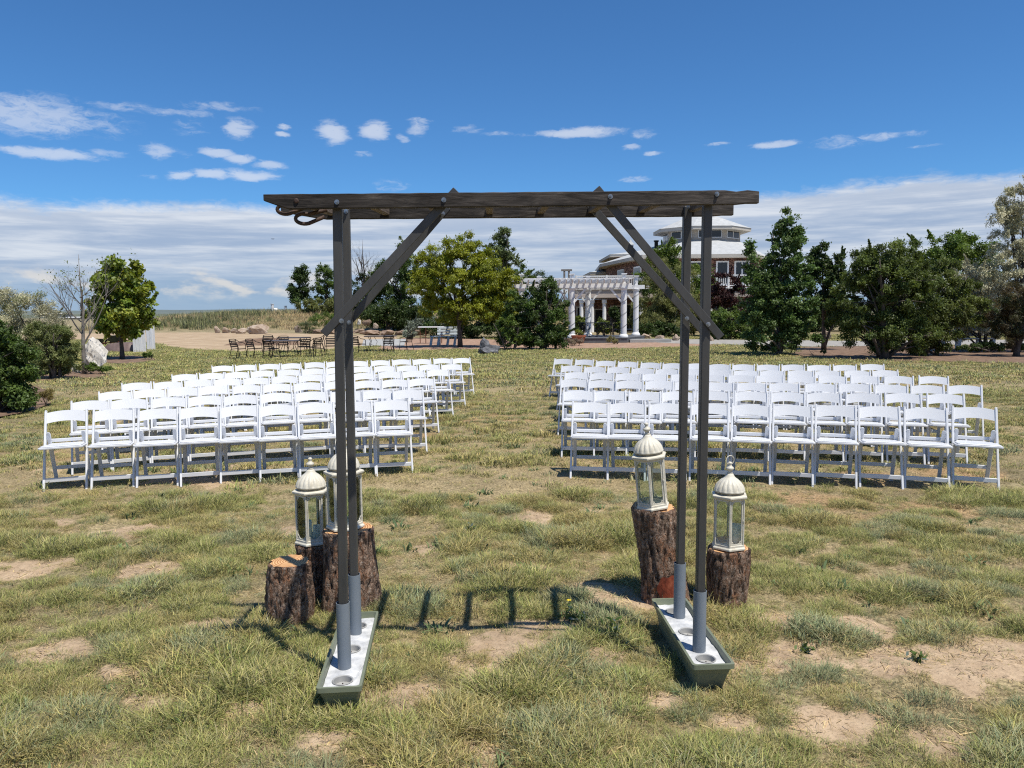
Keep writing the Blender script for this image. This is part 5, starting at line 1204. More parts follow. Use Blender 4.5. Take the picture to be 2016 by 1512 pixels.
def mound():
    x, y = onz(505, 681); root = None
    n = 24; vs = [(0, 0, .38)]; fs = []; rg = random.Random(3)
    for r_, z in ((.35, .33), (.65, .18), (1.0, -.01)):
        for k in range(n): a = 6.283*k/n; q = 1+rg.uniform(-.08, .08); vs.append((math.cos(a)*2.3*r_*q, math.sin(a)*1.4*r_*q, z+rg.uniform(-.02, .02)))
    for k in range(n): fs.append((0, 1+k, 1+(k+1) % n))
    for i in range(2):
        for k in range(n): fs.append((1+i*n+k, 1+(i+1)*n+k, 1+(i+1)*n+(k+1) % n, 1+i*n+(k+1) % n))
    b = MB(); b.add(vs, fs); o = b.build('dirt_mound', MT['mulch'], None, smooth=True, loc=(x, y+1.5, 0)); tag(o, 'low reddish heap of dirt on the track behind the patio chairs', None, None, 'structure')
mound()

# ------------------------------------------------------------------ odds and ends on the left
def pillar(label, px0, px1, pyt, pyb, nb):
    x0, y = onz(px0, pyb); x1 = at(px1, pyb, y)[0]; h = at(px0, pyt, y)[1]; w = x1-x0
    root = thing('wood_pillar', label, 'pillar', ((x0+x1)/2, y+w/2, 0), 0, 'weathered white pillars')
    bw = w/nb
    for i in range(nb):
        b = MB(); b.box((-w/2+bw*(i+.5), -w/2+.02, h/2-.03), (bw-.012, .04, h)); b.build('plank', MT['old_white'], root, bevel=.006)
        b = MB(); b.box((-w/2+bw*(i+.5), w/2-.02, h/2-.03), (bw-.012, .04, h)); b.build('plank', MT['old_white'], root, bevel=.006)
    for s in (-1, 1): b = MB(); b.box((s*(w/2-.02), 0, h/2-.03), (.036, w-.085, h)); b.build('plank', MT['old_white'], root, bevel=.006)
    b = MB(); b.box((0, 0, h-.05), (w*.92, w*.92, .05)); b.build('cap', MT['old_white'], root)
pillar('wider weathered white wooden pillar nearest the young tree', 262, 280, 642, 694, 3)
pillar('narrow weathered white wooden pillar, right of the pair', 289, 301, 641, 689, 2)
def tub(label, px0, px1, pyt, pyb, py_z=.0):
    x0, y = onz(px0, pyb); x1 = at(px1, pyb, y)[0]; h = at(px0, pyt, y)[1]; w = (x1-x0)/2
    root = thing('wheelbarrow', label, 'wheelbarrow', ((x0+x1)/2, y+.4, 0), 0, 'dark wheelbarrows by the tarp')
    b = MB(); z0 = h*.35; ov = lambda s, z: [(w*s*math.copysign(abs(math.cos(t))**.7, math.cos(t)), w*.75*s*math.copysign(abs(math.sin(t))**.7, math.sin(t)), z) for t in np.linspace(0, 6.283, 20, endpoint=False)]
    L_ = [ov(.6, z0), ov(.95, h-.04), ov(1.0, h), ov(.92, h), ov(.58, z0+.03)]; vs = sum(L_, []); fs = [(i*20+k, i*20+(k+1) % 20, (i+1)*20+(k+1) % 20, (i+1)*20+k) for i in range(4) for k in range(20)]+[tuple(range(19, -1, -1)), tuple(80+k for k in range(20))]
    b.add(vs, fs); b.build('tray', pmat('dark_plastic', two((.012, .018, .016), (.03, .042, .036)), 5, rough=.4), root, smooth='angle')
    b = MB(); b.torus((-w*.9, 0, .17), .15, .045, (0, 1, 0), 18, 8); b.build('wheel', MT['black_metal'], root)
    for s in (-1, 1):
        b = MB(); b.tube([(-w*.9, s*.06, .17), (0, s*w*.45, z0-.02), (w*1.35, s*w*.5, z0+.12)], .02, 6); b.build('handle', MT['rust'], root)
        b = MB(); b.tube([(w*.35, s*w*.45, z0), (w*.45, s*w*.45, 0)], .018, 6); b.build('leg', MT['black_metal'], root)
tub('smaller dark green wheelbarrow behind the white boulder', 170, 198, 668, 686)
tub('larger black wheelbarrow behind the tarp covered heap', 204, 241, 661, 681)
def tarp():
    x0, y = onz(192, 694); x1 = at(266, 694, y)[0]; h = at(230, 676, y)[1]; w = x1-x0; n, m = 26, 10; vs = []
    for i in range(n+1):
        for j in range(m+1):
            u, v = i/n, j/m; e = min(1, 6*min(u*.7, 1-u, v*2.2, (1-v)*1.2)); z = h*e*(.72+.28*sstep(u, 0, .4))+.05*(float(vnoise(np.array([u*9]), np.array([v*6]), 1.0)[0])-.5)*e
            vs.append((w*(u-.5), 1.1*(v-.2), max(float(z), 0)))
    b = MB(); b.add(vs, [(i*(m+1)+j, (i+1)*(m+1)+j, (i+1)*(m+1)+j+1, i*(m+1)+j+1) for i in range(n) for j in range(m)])
    o = b.build('tarp', pmat('brown_tarp', two((.10, .070, .065), (.20, .14, .125)), 1.5, rough=.6, bump=.6, bscale=5, bdist=.05), None, smooth=True, loc=((x0+x1)/2, y+.25, .01)); tag(o, 'brown tarp spread over a low heap behind the young tree', 'tarp')
tarp()
def white_pipe(label, px, pyt, pyb, Y, r):
    x, zt = at(px, pyt, Y); zb = at(px, pyb, Y)[1]-.8; b = MB(); b.lathe([(r, zb-zb), (r, zt-zb-.08), (r*1.25, zt-zb-.07), (r*1.25, zt-zb)], 12); o = b.build('vent_pipe', MT['white_paint'], None, smooth='angle', loc=(x, Y, zb)); tag(o, label, 'pipe', 'white vent pipes on the bank')
white_pipe('taller white vent pipe on the grassy bank', 536, 598, 610, 88, .16)
white_pipe('short white vent pipe on the bank near the dark tree', 562, 602, 610, 90, .13)
b = MB(); b.lathe([(.02, .30), (.24, .24), (.34, .1), (.34, 0), (.3, -.6)], 14); q = at(542, 607, 89); o = b.build('tank_lid', MT['white_paint'], None, smooth=True, loc=(q[0], 89, q[1]-.25)); tag(o, 'round white tank lid on the grassy bank', 'lid')
def shed(label, px0, px1, pyt, pyb, Y):
    x0, zt = at(px0, pyt, Y); x1, zb = at(px1, pyb, Y); w = x1-x0; zb = 0; h = zt; root = thing('farm_shed', label, 'shed', ((x0+x1)/2, Y, 0), 0, 'long white sheds far across the plain')
    b = MB(); b.box((0, 6, h*.38), (w, 12, h*.76)); wl = b.build('wall', MT['cream_wall'], root)
    b = MB(); b.add([(-w/2-.5, -.6, h*.74), (w/2+.5, -.6, h*.74), (w/2+.5, 6, h), (-w/2-.5, 6, h), (-w/2-.5, 12.6, h*.74), (w/2+.5, 12.6, h*.74)], [(0, 1, 2, 3), (3, 2, 5, 4), (0, 3, 4), (1, 5, 2)]); b.build('roof', MT['white_paint'], root)
shed('long white shed roof far away left of the bare tree', 78, 118, 616, 620, 420)
shed('low white shed far away behind the bare tree trunk', 119, 166, 624, 632, 260)
shed('thin white shed roof far away right of the young tree', 270, 340, 626, 629, 260)
def hills():
    vs = []; n = 160
    for i in range(n+1):
        a = R(-50+100*i/n); r_ = 7000; h = 18+26*float(vnoise(np.array([i*.09]), np.array([2.2]), 1.0)[0])+8*float(vnoise(np.array([i*.5]), np.array([4.2]), 1.0)[0])
        for (rr, z) in ((r_, -5), (r_+500, h), (r_+1200, -5)): vs.append((math.sin(a)*rr, math.cos(a)*rr, z))
    fs = [(i*3+k, (i+1)*3+k, (i+1)*3+k+1, i*3+k+1) for i in range(n) for k in range(2)]
    b = MB(); b.add(vs, fs); o = b.build('hills', pmat('far_hills', two((.10, .13, .13), (.14, .16, .14)), .002, rough=1), None); tag(o, 'low rise of far plain on the horizon', None, None, 'structure')
hills()
def trellis():
    Y = dep(1150, 676)+9; x0, zt = at(1111, 532, Y); x1 = at(1120, 532, Y)[0]; root = thing('timber_frame', 'grey timber frame rising above the pergola roof', 'frame', ((x0+x1)/2, Y, 0)); w = x1-x0
    for s in (-1, 1): b = MB(); b.box((s*w/2, 0, zt/2), (.12, .12, zt)); b.build('post', MT['bark_grey'], root)
    b = MB(); b.box((0, 0, zt), (w+.4, .16, .12)); b.build('cross_beam', MT['bark_grey'], root)
    b = MB(); b.box((0, 0, zt-.55), (w-.12, .1, .1)); b.build('cross_bar', MT['bark_grey'], root)
trellis()
def bowl():
    x0, y = onz(1124, 676.5); x1 = at(1154, 676, y)[0]; h = at(1140, 660.5, y)[1]; w = (x1-x0)/2; root = thing('plant_pot', 'wide terracotta bowl pot in front of the pergola', 'pot', ((x0+x1)/2, y+w-.35, .01))
    b = MB(); b.lathe([(w*.62, 0), (w*.80, h*.4), (w*.92, h*.82), (w*1.02, h*.86), (w*1.02, h), (w*.90, h), (w*.84, h*.8)], 28); b.build('pot', MT['terracotta'], root, smooth='angle')
    b = MB(); b.lathe([(w*.86, h*.82), (.001, h*.86)], 20, cap=False); b.build('soil', MT['mulch'], root)
    return root, (x0+x1)/2, y+w-.35, h
BOWL = bowl()
b = MB(); b.add([(0, 0, 0), (.35, .1, .12), (.25, -.15, .02), (-.35, .1, .12), (-.25, -.15, .02), (0, -.3, -.02), (0, .28, 0), (0, -.05, .08)], [(0, 1, 2), (0, 4, 3), (5, 2, 4), (6, 3, 1), (7, 1, 3), (7, 5, 2), (7, 4, 5)])
q = at(537, 471, 60); o = b.build('bird', MT['black_metal'], None, loc=(q[0], 60, q[1])); o.scale = (.4, .4, .4); tag(o, 'tiny dark bird flying against the pale clouds', 'bird')

# ------------------------------------------------------------------ trees and shrubs
def leaves(name, P, A, B, C, m, parent):
    n = len(P); V = np.empty((n, 4, 3)); V[:, 0] = P-A; V[:, 1] = P+B-.12*A; V[:, 2] = P+A; V[:, 3] = P-B-.12*A
    me = bpy.data.meshes.new(name); me.vertices.add(4*n); me.vertices.foreach_set('co', V.ravel()); me.loops.add(4*n); me.loops.foreach_set('vertex_index', np.arange(4*n))
    me.polygons.add(n); me.polygons.foreach_set('loop_start', np.arange(n)*4); me.update()
    ca = me.color_attributes.new('Col', 'FLOAT_COLOR', 'POINT'); ca.data.foreach_set('color', np.repeat(np.c_[C, np.ones(n)], 4, axis=0).ravel())
    me.materials.append(m); o = bpy.data.objects.new(name, me); COL.objects.link(o); o.parent = parent; return o
def unit(v): return v/np.maximum(np.linalg.norm(v, axis=1, keepdims=True), 1e-9)
DK = [(.028,.052,.018),(.040,.070,.022),(.052,.088,.028)]
MID = [(.058,.105,.026),(.082,.135,.034),(.11,.165,.042)]
YG = [(.12,.165,.022),(.17,.21,.026),(.22,.25,.032),(.085,.125,.022)]
SIL = [(.27,.29,.20),(.34,.36,.27),(.43,.44,.35),(.18,.21,.11)]
OLV = [(.095,.12,.042),(.13,.155,.055),(.17,.19,.075)]
POP = [(.050,.10,.034),(.078,.135,.045),(.115,.175,.065)]
PLUM = [(.030,.014,.016),(.045,.020,.022),(.055,.032,.026)]
BLU = [(.12,.16,.14),(.17,.21,.185),(.22,.26,.23)]
LAV = [(.16,.14,.13),(.22,.19,.17),(.17,.165,.10)]
BRN = [(.055,.042,.026),(.075,.06,.03),(.05,.06,.03)]
def tree(name, label, cat, base, blobs, leaf, n, cols, trunk=.09, group=None, Y=None, fork=.45, clump=.20, asp=.5, mat='leaf', stems=1, bark='bark_far', droop=.2, hollow=.45, seed=None, gap=0.0, zbase=None, limbs=9, depth=.85, lvar=.35):
    leaf *= .56; clump *= .88
    sd = seed if seed is not None else (int(base[0]*7+base[1]*3) % 9973); rg = np.random.default_rng(sd); rr = random.Random(sd)
    if Y is None: bx, by = onz(*base)
    else: by = Y; bx = at(base[0], base[1], Y)[0]
    gz = g1(bx, by) if zbase is None else zbase
    root = thing(name, label, cat, (bx, by, gz), 0, group); O = np.array([bx, by, gz])
    E = []
    for b_ in blobs:
        px, py, rx, ry = b_[:4]; dy = b_[4] if len(b_) > 4 else 0.0
        x, z = at(px, py, by); k = by/FPX; E.append((np.array([x, by+dy, z]), np.array([rx*k, rx*k*depth, ry*k])*1.13))
    vol = np.array([np.prod(e[1])**(2/3) for e in E]); pr = vol/vol.sum()
    # clump centres
    mean_r = np.average([e[1].mean() for e in E], weights=pr); rc = mean_r*clump
    nc = max(14, int(sum(vol)/mean_r**2*26*(.20/clump)**1.5)); nc = min(nc, max(14, n//14))
    bi = rg.choice(len(E), nc, p=pr); d = unit(rg.normal(0, 1, (nc, 3))); r = (hollow+(1-hollow)*rg.random(nc))**.7
    CC = np.array([E[i][0]+d[q]*E[i][1]*r[q]*(1-clump*.12) for q, i in enumerate(bi)])
    keep = CC[:, 2] > gz+.12; CC, bi, d = CC[keep], bi[keep], d[keep]; nc = len(CC)
    csz = rc*(.6+.8*rg.random(nc)); n = int(n*4.5); cb = .72+.56*rg.random(nc); cc_i = rg.random(nc)
    if gap > 0: wt = np.where(rg.random(nc) < gap, .25, 1.0)
    else: wt = np.ones(nc)
    wt = wt*csz**2; ci = rg.choice(nc, n, p=wt/wt.sum())
    off = rg.normal(0, 1, (n, 3))*.55; P = CC[ci]+off*csz[ci][:, None]*np.array([1, 1, .8])
    # young shoots sticking out of the crown
    ns = 26; m_ = int(n*.10); sj = rg.integers(0, nc, ns); so = unit(CC[sj]-np.array([E[i][0] for i in bi])[sj]+np.array([0, 0, .35*mean_r])+rg.normal(0, .25, (ns, 3))*mean_r); sl_ = mean_r*(.15+.3*rg.random(ns))
    si = rg.integers(0, ns, m_); tt = rg.random(m_)[:, None]; P[:m_] = CC[sj][si]+so[si]*sl_[si][:, None]*tt*1.3+rg.normal(0, 1, (m_, 3))*(rc*.22)*(1.15-tt); ci[:m_] = sj[si]
    cen = np.array([E[i][0] for i in bi])[ci]; out = unit(P-cen)
    A = unit(rg.normal(0, 1, (n, 3))+out*.9+np.array([0, 0, -droop*2])); nn = unit(rg.normal(0, .75, (n, 3))+out*.5+np.array([0, 0, .75])); B = unit(np.cross(A, nn))
    sz = leaf*(1-lvar+2*lvar*rg.random(n))*.5
    pal = np.array(cols); t = np.clip(cc_i[ci]*.6+.4*rg.random(n), 0, .999)*(len(pal)-1); i0 = t.astype(int); fr = (t-i0)[:, None]
    C = np.array([1.28, 1.18, 1.02])*(pal[i0]*(1-fr)+pal[np.minimum(i0+1, len(pal)-1)]*fr)*(cb[ci]*(.8+.4*rg.random(n)))[:, None]
    k = P[:, 2] > gz+.03; P, A, B, sz, C = P[k], A[k], B[k], sz[k], C[k]
    leaves('crown', P-O, A*sz[:, None], B*(sz*asp)[:, None], C, MT[mat], root)
    # trunk and limbs
    cz = np.array([e[0] for e in E]); topc = cz[np.argmax(cz[:, 2]+np.array([e[1][2] for e in E]))]; low = min(e[0][2]-e[1][2] for e in E)
    ht = max(CC[:, 2].max()-gz, .3)
    for s in range(stems):
        ox, oy = (rr.uniform(-.25, .25)*(stems > 1) for _ in range(2)); pts = []; rad = []
        tgt = Vector(topc-O)+Vector((rr.uniform(-.3, .3), rr.uniform(-.3, .3), 0))*mean_r*(stems > 1)*2
        for i in range(8):
            q = i/7; z = -.05+ht*.86*q; pts.append((ox*(1+q)+tgt.x*q**1.6+rr.uniform(-.02, .02)*ht*.3*(i > 0), oy*(1+q)+tgt.y*q**1.6, z)); rad.append(trunk*(1.25 if i == 0 else 1)*(1-q*.82)+.004)
        tb = MB(); tb.tube(pts, rad, 8); tb.build('trunk', MT[bark], root, smooth=True)
        lb = MB()
        for _ in range(limbs):
            j = rr.randrange(nc); e_ = Vector(CC[j]-O); q = min(.85, max(.12, fork*.6+rr.random()*.5)); z0 = -.05+ht*.86*q
            if z0 > e_.z: z0 = max(.08, e_.z-.35*ht*rr.random()); q = z0/(ht*.86)
            i = min(6, int(q*7)); f = q*7-i; a = Vector(pts[i]).lerp(Vector(pts[i+1]), f); r0 = (rad[i]*(1-f)+rad[i+1]*f)*.6
            mid = a.lerp(e_, .5)+Vector((rr.uniform(-.05, .05), rr.uniform(-.05, .05), .08))*(e_-a).length
            lb.tube([a, a.lerp(mid, .6)+Vector((0, 0, .02)), mid, e_], [r0, r0*.8, r0*.6, r0*.18], 5)
        if lb.v: lb.build('limbs', MT[bark], root, smooth=True)
    return root
def bare_tree(name, label, base, top, halfw, Y=None, trunk=.07, seed=1, bark='bark_grey', depth=5, group=None, leafy=0, n0=5, dz=None, clear=.28):
    rr = random.Random(seed)
    bx, by = onz(*base) if Y is None else (at(base[0], base[1], Y)[0], Y)
    gz = g1(bx, by); h = at(base[0], top, by)[1]-gz; hw = halfw*by/FPX
    root = thing(name, label, 'tree', (bx, by, gz), 0, group); tr = MB(); br = MB(); tips = []
    tp = [(0, 0, -.05), (rr.uniform(-.02, .02), 0, h*clear*.5), (rr.uniform(-.03, .03), 0, h*clear), (.02*h, .0, h*.55), (.0, .02*h, h*.80), (.01*h, 0, h)]
    tr.tube(tp, [trunk*1.2, trunk, trunk*.85, trunk*.5, trunk*.22, .004], 8); tr.build('trunk', MT[bark], root, smooth=True)
    def grow(p, d, L_, r, lv):
        pts = [p]; dd = d.copy(); k = 5
        for i in range(k):
            dd = (dd+Vector((rr.uniform(-1, 1), rr.uniform(-1, 1), rr.uniform(-.6, 1.0)))*.16+Vector((0, 0, .07))).normalized(); pts.append(pts[-1]+dd*L_/k)
        br.tube(pts, [r*(1-.75*i/k) for i in range(k+1)], 5 if lv < 2 else 3, cap=False)
        if lv >= depth-2: tips.append(pts[-1]); tips.append(pts[3])
        if lv < depth-1:
            for _ in range(rr.choice((3, 4)) if lv < 2 else rr.choice((2, 3))):
                i = rr.choice((1, 2, 3, 4, 4)); q = (pts[i+1]-pts[i]).normalized()
                s = q.cross(Vector((rr.uniform(-1, 1), rr.uniform(-1, 1), rr.uniform(-1, 1)))).normalized()
                grow(pts[i], (q*.8+s*rr.uniform(.45, .8)+Vector((0, 0, .15))).normalized(), L_*rr.uniform(.42, .62), r*(1-.75*i/k)*.7, lv+1)
    for i in range(n0*2):
        z = h*(clear+.5*i/(n0*2)); a = i*2.4+rr.uniform(-.4, .4); sc = 1-.5*i/(n0*2)
        t = Vector((math.cos(a)*hw, math.sin(a)*hw*.8, (h-z)*.62*rr.uniform(.8, 1.1))); L_ = t.length*sc
        grow(Vector((0, 0, z)), t.normalized(), L_, trunk*.42*(1-.5*i/(n0*2)), 0)
    br.build('branches', MT[bark], root)
    if leafy and tips:
        rg = np.random.default_rng(seed); T_ = np.array([tuple(tips[rr.randrange(len(tips))]) for _ in range(leafy)])+rg.normal(0, .05, (leafy, 3)); A = unit(rg.normal(0, 1, (leafy, 3)))*.035; B = unit(rg.normal(0, 1, (leafy, 3)))*.02
        leaves('crown', T_, A, B, np.array(YG)[rg.integers(0, 4, leafy)]*.9, MT['leaf'], root)
    return root
SH = 'shrubs at the left edge'
tree('leafy_shrub', 'big dark glossy leafed shrub at the left edge beside the chairs', 'shrub', (5, 812), [(8,735,62,82),(-55,710,78,104),(24,780,48,46),(-20,672,52,50),(30,706,32,50)], .105, 12500, [(.045,.08,.024),(.065,.11,.03),(.095,.15,.04)], .05, None, stems=4, clump=.17, hollow=.3, limbs=14)
tree('silver_shrub', 'pale silvery leafed shrub behind the dark one at the left', 'shrub', (45, 738), [(40,622,66,46),(5,625,60,54),(90,638,44,48),(30,680,74,56),(60,594,28,22),(20,590,24,18),(112,650,24,34)], .10, 9500, SIL[:3]+[SIL[3]]+MID[2:], .05, None, asp=.34, mat='silver_leaf', stems=3, clump=.18, hollow=.3)
tree('round_shrub', 'mid green small leafed round shrub left of the bare tree', 'shrub', (108, 746), [(108,690,44,50),(82,690,46,52),(126,668,26,30),(95,655,30,22),(120,715,30,28)], .085, 8500, [(.09,.125,.045),(.13,.165,.065),(.18,.21,.10)], .05, None, asp=.42, stems=4, clump=.15, hollow=.3)
bare_tree('bare_tree', 'nearly leafless grey tree in front of the white boulder', (166, 737), 500, 92, trunk=.062, seed=6, leafy=260, clear=.24)
tree('young_tree', 'young broad leafed tree with yellowing lower leaves, beside the white pillars', 'tree', (241, 707), [(236,555,46,44),(222,590,56,40),(270,590,38,42),(238,625,62,36),(196,605,30,36),(288,612,20,24),(240,528,28,20),(205,648,26,14),(262,640,34,18)], .27, 3300, [(.085,.145,.028),(.12,.185,.034),(.18,.225,.042),(.26,.27,.05)], .085, None, asp=.7, clump=.22, hollow=.2, droop=.45, bark='bark_far', gap=.2)
bk = 'trees on the bank'
def bankz(px, Y): return None
tree('pointed_tree', 'dense dark pointed tree standing alone on the grassy bank', 'tree', (590, 606), [(590,545,15,30),(590,568,24,26),(590,585,27,16),(588,530,8,14)], .36, 2600, DK+MID[:1], .16, bk, Y=90, asp=.55, clump=.26, hollow=.2)
tree('light_tree', 'lighter feathery tree right of the pointed tree on the bank', 'tree', (642, 610), [(640,550,22,28),(650,575,22,26),(630,580,16,18),(645,530,12,12)], .34, 2400, MID, .16, bk, Y=92, asp=.45, clump=.24, gap=.2)
tree('round_bush', 'rounded grey green bush on the bank below the feathery tree', 'bush', (622, 612), [(605,603,20,11),(632,602,26,14),(655,605,14,10)], .30, 1800, OLV, .08, None, Y=82, clump=.25)
tree('garden_shrub', 'bright green upright shrub left of the arch post', 'shrub', (640, 643), [(640,630,24,13),(620,632,14,10),(655,632,14,11)], .26, 1500, MID+[YG[3]], .05, 'shrubs in the planted bed', Y=70, asp=.2, clump=.3)
tree('garden_shrub', 'small round grey green shrub among the rocks left of the arch post', 'shrub', (609, 655), [(609,644,17,12)], .20, 900, [(.09,.12,.06),(.12,.15,.08)], .04, 'shrubs in the planted bed', Y=64, asp=.25, clump=.3)
bare_tree('bare_tree', 'leafless reddish twigged tree behind the left arch posts', (716, 608), 470, 34, Y=86, trunk=.16, seed=9, bark='bark_far', depth=4, clear=.2)
tree('plum_tree', 'dark brownish tree below the bare twigs behind the left arch brace', 'tree', (715, 612), [(715,575,24,34),(735,560,18,24),(700,590,16,22)], .32, 2200, BRN+DK, .14, None, Y=82, clump=.22, gap=.25)
tree('dark_tree', 'dark dense tree in the shade just left of the yellow green tree', 'tree', (785, 640), [(785,560,46,52),(765,600,46,40),(815,590,40,50),(755,545,26,34),(800,525,24,26),(740,600,24,32)], .34, 6500, DK[1:]+MID[:2], .2, None, Y=72, clump=.18)
tree('pine_tree', 'dark needled pine top rising behind the yellow green tree', 'tree', (852, 640), [(852,515,14,24),(848,540,24,22),(860,565,30,30)], .42, 2600, [(.030,.050,.026),(.045,.068,.034)], .2, None, Y=68, asp=.12, clump=.24)
tree('light_tree', 'thin sprig topped tree behind the arch brace', 'tree', (797, 610), [(792,478,8,14),(796,500,12,16)], .30, 420, [(.10,.14,.06),(.13,.17,.08)], .1, None, Y=80, clump=.35)
tree('poplar_tree', 'tall pale green poplar top behind the yellow green tree', 'tree', (985, 650), [(985,490,26,28),(975,520,34,30),(1000,530,24,36),(992,465,12,14),(985,570,30,40)], .34, 4200, [(.075,.115,.05),(.10,.14,.065),(.14,.18,.09)], .2, None, Y=66, clump=.2, gap=.1)
tree('locust_tree', 'yellow green feathery tree beside the pale grey bench', 'tree', (906, 684), [(905,498,42,34),(862,520,50,34),(948,528,50,40),(905,560,84,48),(840,575,44,40),(965,580,54,46),(915,612,86,28),(832,540,26,28),(992,565,32,34),(880,474,16,14),(930,478,18,14),(990,610,34,30)], .26, 17000, YG, .11, None, asp=.30, clump=.15, hollow=.15, droop=.5, gap=.22, limbs=16)
tree('dark_tree', 'dark evergreen mass under the yellow green tree behind the bench', 'tree', (930, 672), [(930,625,70,40),(975,620,50,44),(870,632,44,28),(1000,600,30,50)], .26, 7500, DK, .12, None, Y=50, clump=.18)
tree('spruce_tree', 'small spruce tip poking above the pergola roof', 'tree', (1063, 640), [(1063,535,7,16),(1063,552,18,14),(1045,552,22,16),(1080,556,20,12)], .34, 1500, DK+OLV[:1], .15, None, Y=78, asp=.2, clump=.28)
tree('poplar_tree', 'slim tree top behind the left end of the pergola', 'tree', (1025, 640), [(1028,545,22,20),(1015,570,20,26)], .3, 1300, MID, .15, None, Y=70, clump=.25, gap=.2)
tree('large_bush', 'large dark green bush in front of the left part of the pergola', 'bush', (1060, 688), [(1068,600,46,44),(1048,630,58,46),(1092,640,32,42),(1012,648,34,38),(1070,660,50,28),(1080,570,24,22),(1032,600,32,40)], .17, 11500, DK[1:]+MID[:2], .07, None, asp=.5, stems=4, clump=.16, hollow=.25, limbs=14)
tree('leafy_shrub', 'yellowish shrub at the left foot of the large dark bush', 'shrub', (1005, 690), [(1002,645,20,22),(1010,668,16,16)], .17, 1500, MID+[YG[3]], .04, None, clump=.22, stems=3)
WG = 'trees between the pergola and the arch posts'
tree('locust_tree', 'bright green tree top seen between the right arch braces', 'tree', (1312, 655), [(1312,498,28,26),(1308,535,40,40),(1335,555,40,50),(1280,560,28,34),(1385,560,20,40)], .30, 6500, [(.06,.11,.022),(.09,.14,.03),(.12,.17,.04)], .16, None, Y=58, asp=.35, clump=.18, gap=.12)
tree('willow_shrub', 'olive narrow leafed willow right of the pergola', 'shrub', (1305, 672), [(1290,585,42,46),(1325,565,42,54),(1310,630,62,40),(1272,625,26,40),(1355,605,36,54),(1385,620,26,44)], .26, 12500, OLV+[(.16,.18,.08)], .1, None, Y=52, asp=.22, clump=.17, stems=3, droop=.6)
tree('leafy_shrub', 'low dark shrub at the corner of the pergola deck', 'shrub', (1290, 668), [(1288,650,30,14),(1320,652,30,12)], .2, 2000, DK+MID[:1], .05, None, Y=49, clump=.2)
tree('plum_tree', 'purple leafed tree beside the brick hall deck', 'tree', (1425, 668), [(1428,575,32,40),(1408,605,26,38),(1450,600,28,42)], .24, 5200, PLUM, .12, None, Y=50, clump=.18)
tree('leafy_shrub', 'sunlit yellow green shrub right of the arch post', 'shrub', (1430, 673), [(1435,630,38,24),(1415,648,30,22),(1470,650,24,22),(1445,655,36,18)], .19, 5200, MID+[YG[3]], .05, None, Y=45, stems=4, clump=.18)
tree('poplar_tree', 'tall slender poplar with loose round leaves, right of the arch', 'tree', (1536, 699), [(1552,446,24,34),(1548,492,40,40),(1540,545,60,50),(1540,600,72,54),(1575,635,48,46),(1500,620,40,44),(1520,655,60,36),(1483,496,14,16),(1492,530,28,34),(1573,470,18,28),(1500,575,42,34)], .155, 15000, POP, .085, None, asp=.75, clump=.15, hollow=.2, stems=2, bark='bark_grey', droop=.4, gap=.12, limbs=16, lvar=.3)
tree('round_tree', 'round headed dark tree with a bare trunk, right of the poplar', 'tree', (1622, 689), [(1618,512,28,28),(1645,535,30,40),(1605,560,36,40),(1650,590,36,36),(1620,600,40,30)], .20, 7500, DK+[(.06,.065,.03)], .10, None, clump=.18, hollow=.25, gap=.1)
tree('large_bush', 'very large dark crabapple bush right of the round headed tree', 'bush', (1735, 706), [(1745,498,46,40),(1725,545,72,54),(1695,600,60,62),(1775,580,74,70),(1720,640,80,52),(1770,655,70,44),(1690,540,36,40),(1775,530,46,44)], .155, 19000, [(.045,.070,.022),(.066,.098,.028),(.095,.135,.038),(.12,.16,.048)], .09, None, asp=.42, stems=5, clump=.14, hollow=.25, limbs=20, droop=.4)
tree('large_bush', 'olive green spreading bush in front of the long white bench', 'bush', (1830, 700), [(1830,590,60,56),(1880,615,56,46),(1815,650,60,44),(1900,590,40,44),(1850,545,44,34)], .155, 12000, [(.060,.088,.026),(.09,.122,.036),(.13,.16,.052)], .07, None, asp=.4, stems=4, clump=.15, hollow=.25, droop=.5)
tree('leafy_tree', 'bright green tree top behind the big bushes on the right', 'tree', (1880, 655), [(1850,495,46,36),(1905,488,48,40),(1880,530,72,46),(1835,540,40,40),(1935,530,36,46)], .28, 8000, MID+[(.11,.16,.05)], .18, None, Y=55, asp=.6, clump=.18, gap=.1)
tree('silver_tree', 'tall silvery tree at the right edge', 'tree', (2000, 694), [(2000,392,36,38),(2030,410,40,64),(1975,428,32,34),(2005,480,50,48),(2050,520,60,80),(1968,520,40,40),(2005,560,54,56),(1940,545,34,28),(2016,352,18,14)], .20, 10000, SIL, .13, None, asp=.24, mat='silver_leaf', clump=.15, hollow=.2, droop=.5, gap=.35, limbs=16)
tree('silver_shrub', 'silvery shrub above the long white bench', 'shrub', (1925, 690), [(1918,570,50,46),(1890,545,36,32),(1950,605,40,44),(1925,645,46,36)], .18, 9500, SIL, .07, None, asp=.26, mat='silver_leaf', stems=3, clump=.16, droop=.5)
tree('brown_pine', 'dark brownish pine low at the right edge', 'tree', (2000, 702), [(2000,590,34,34),(1995,630,44,36),(2040,610,50,60),(1990,660,36,22)], .22, 6500, BRN+DK[:1], .1, None, asp=.12, clump=.18)
tree('low_hedge', 'low dark clipped hedge below the long white bench', 'hedge', (1960, 694), [(1905,684,34,8),(1950,684,36,8),(2000,684,40,8),(2050,684,40,8)], .12, 4200, DK+OLV[:1], .03, None, clump=.2, hollow=.1, stems=3, limbs=3, depth=.4)
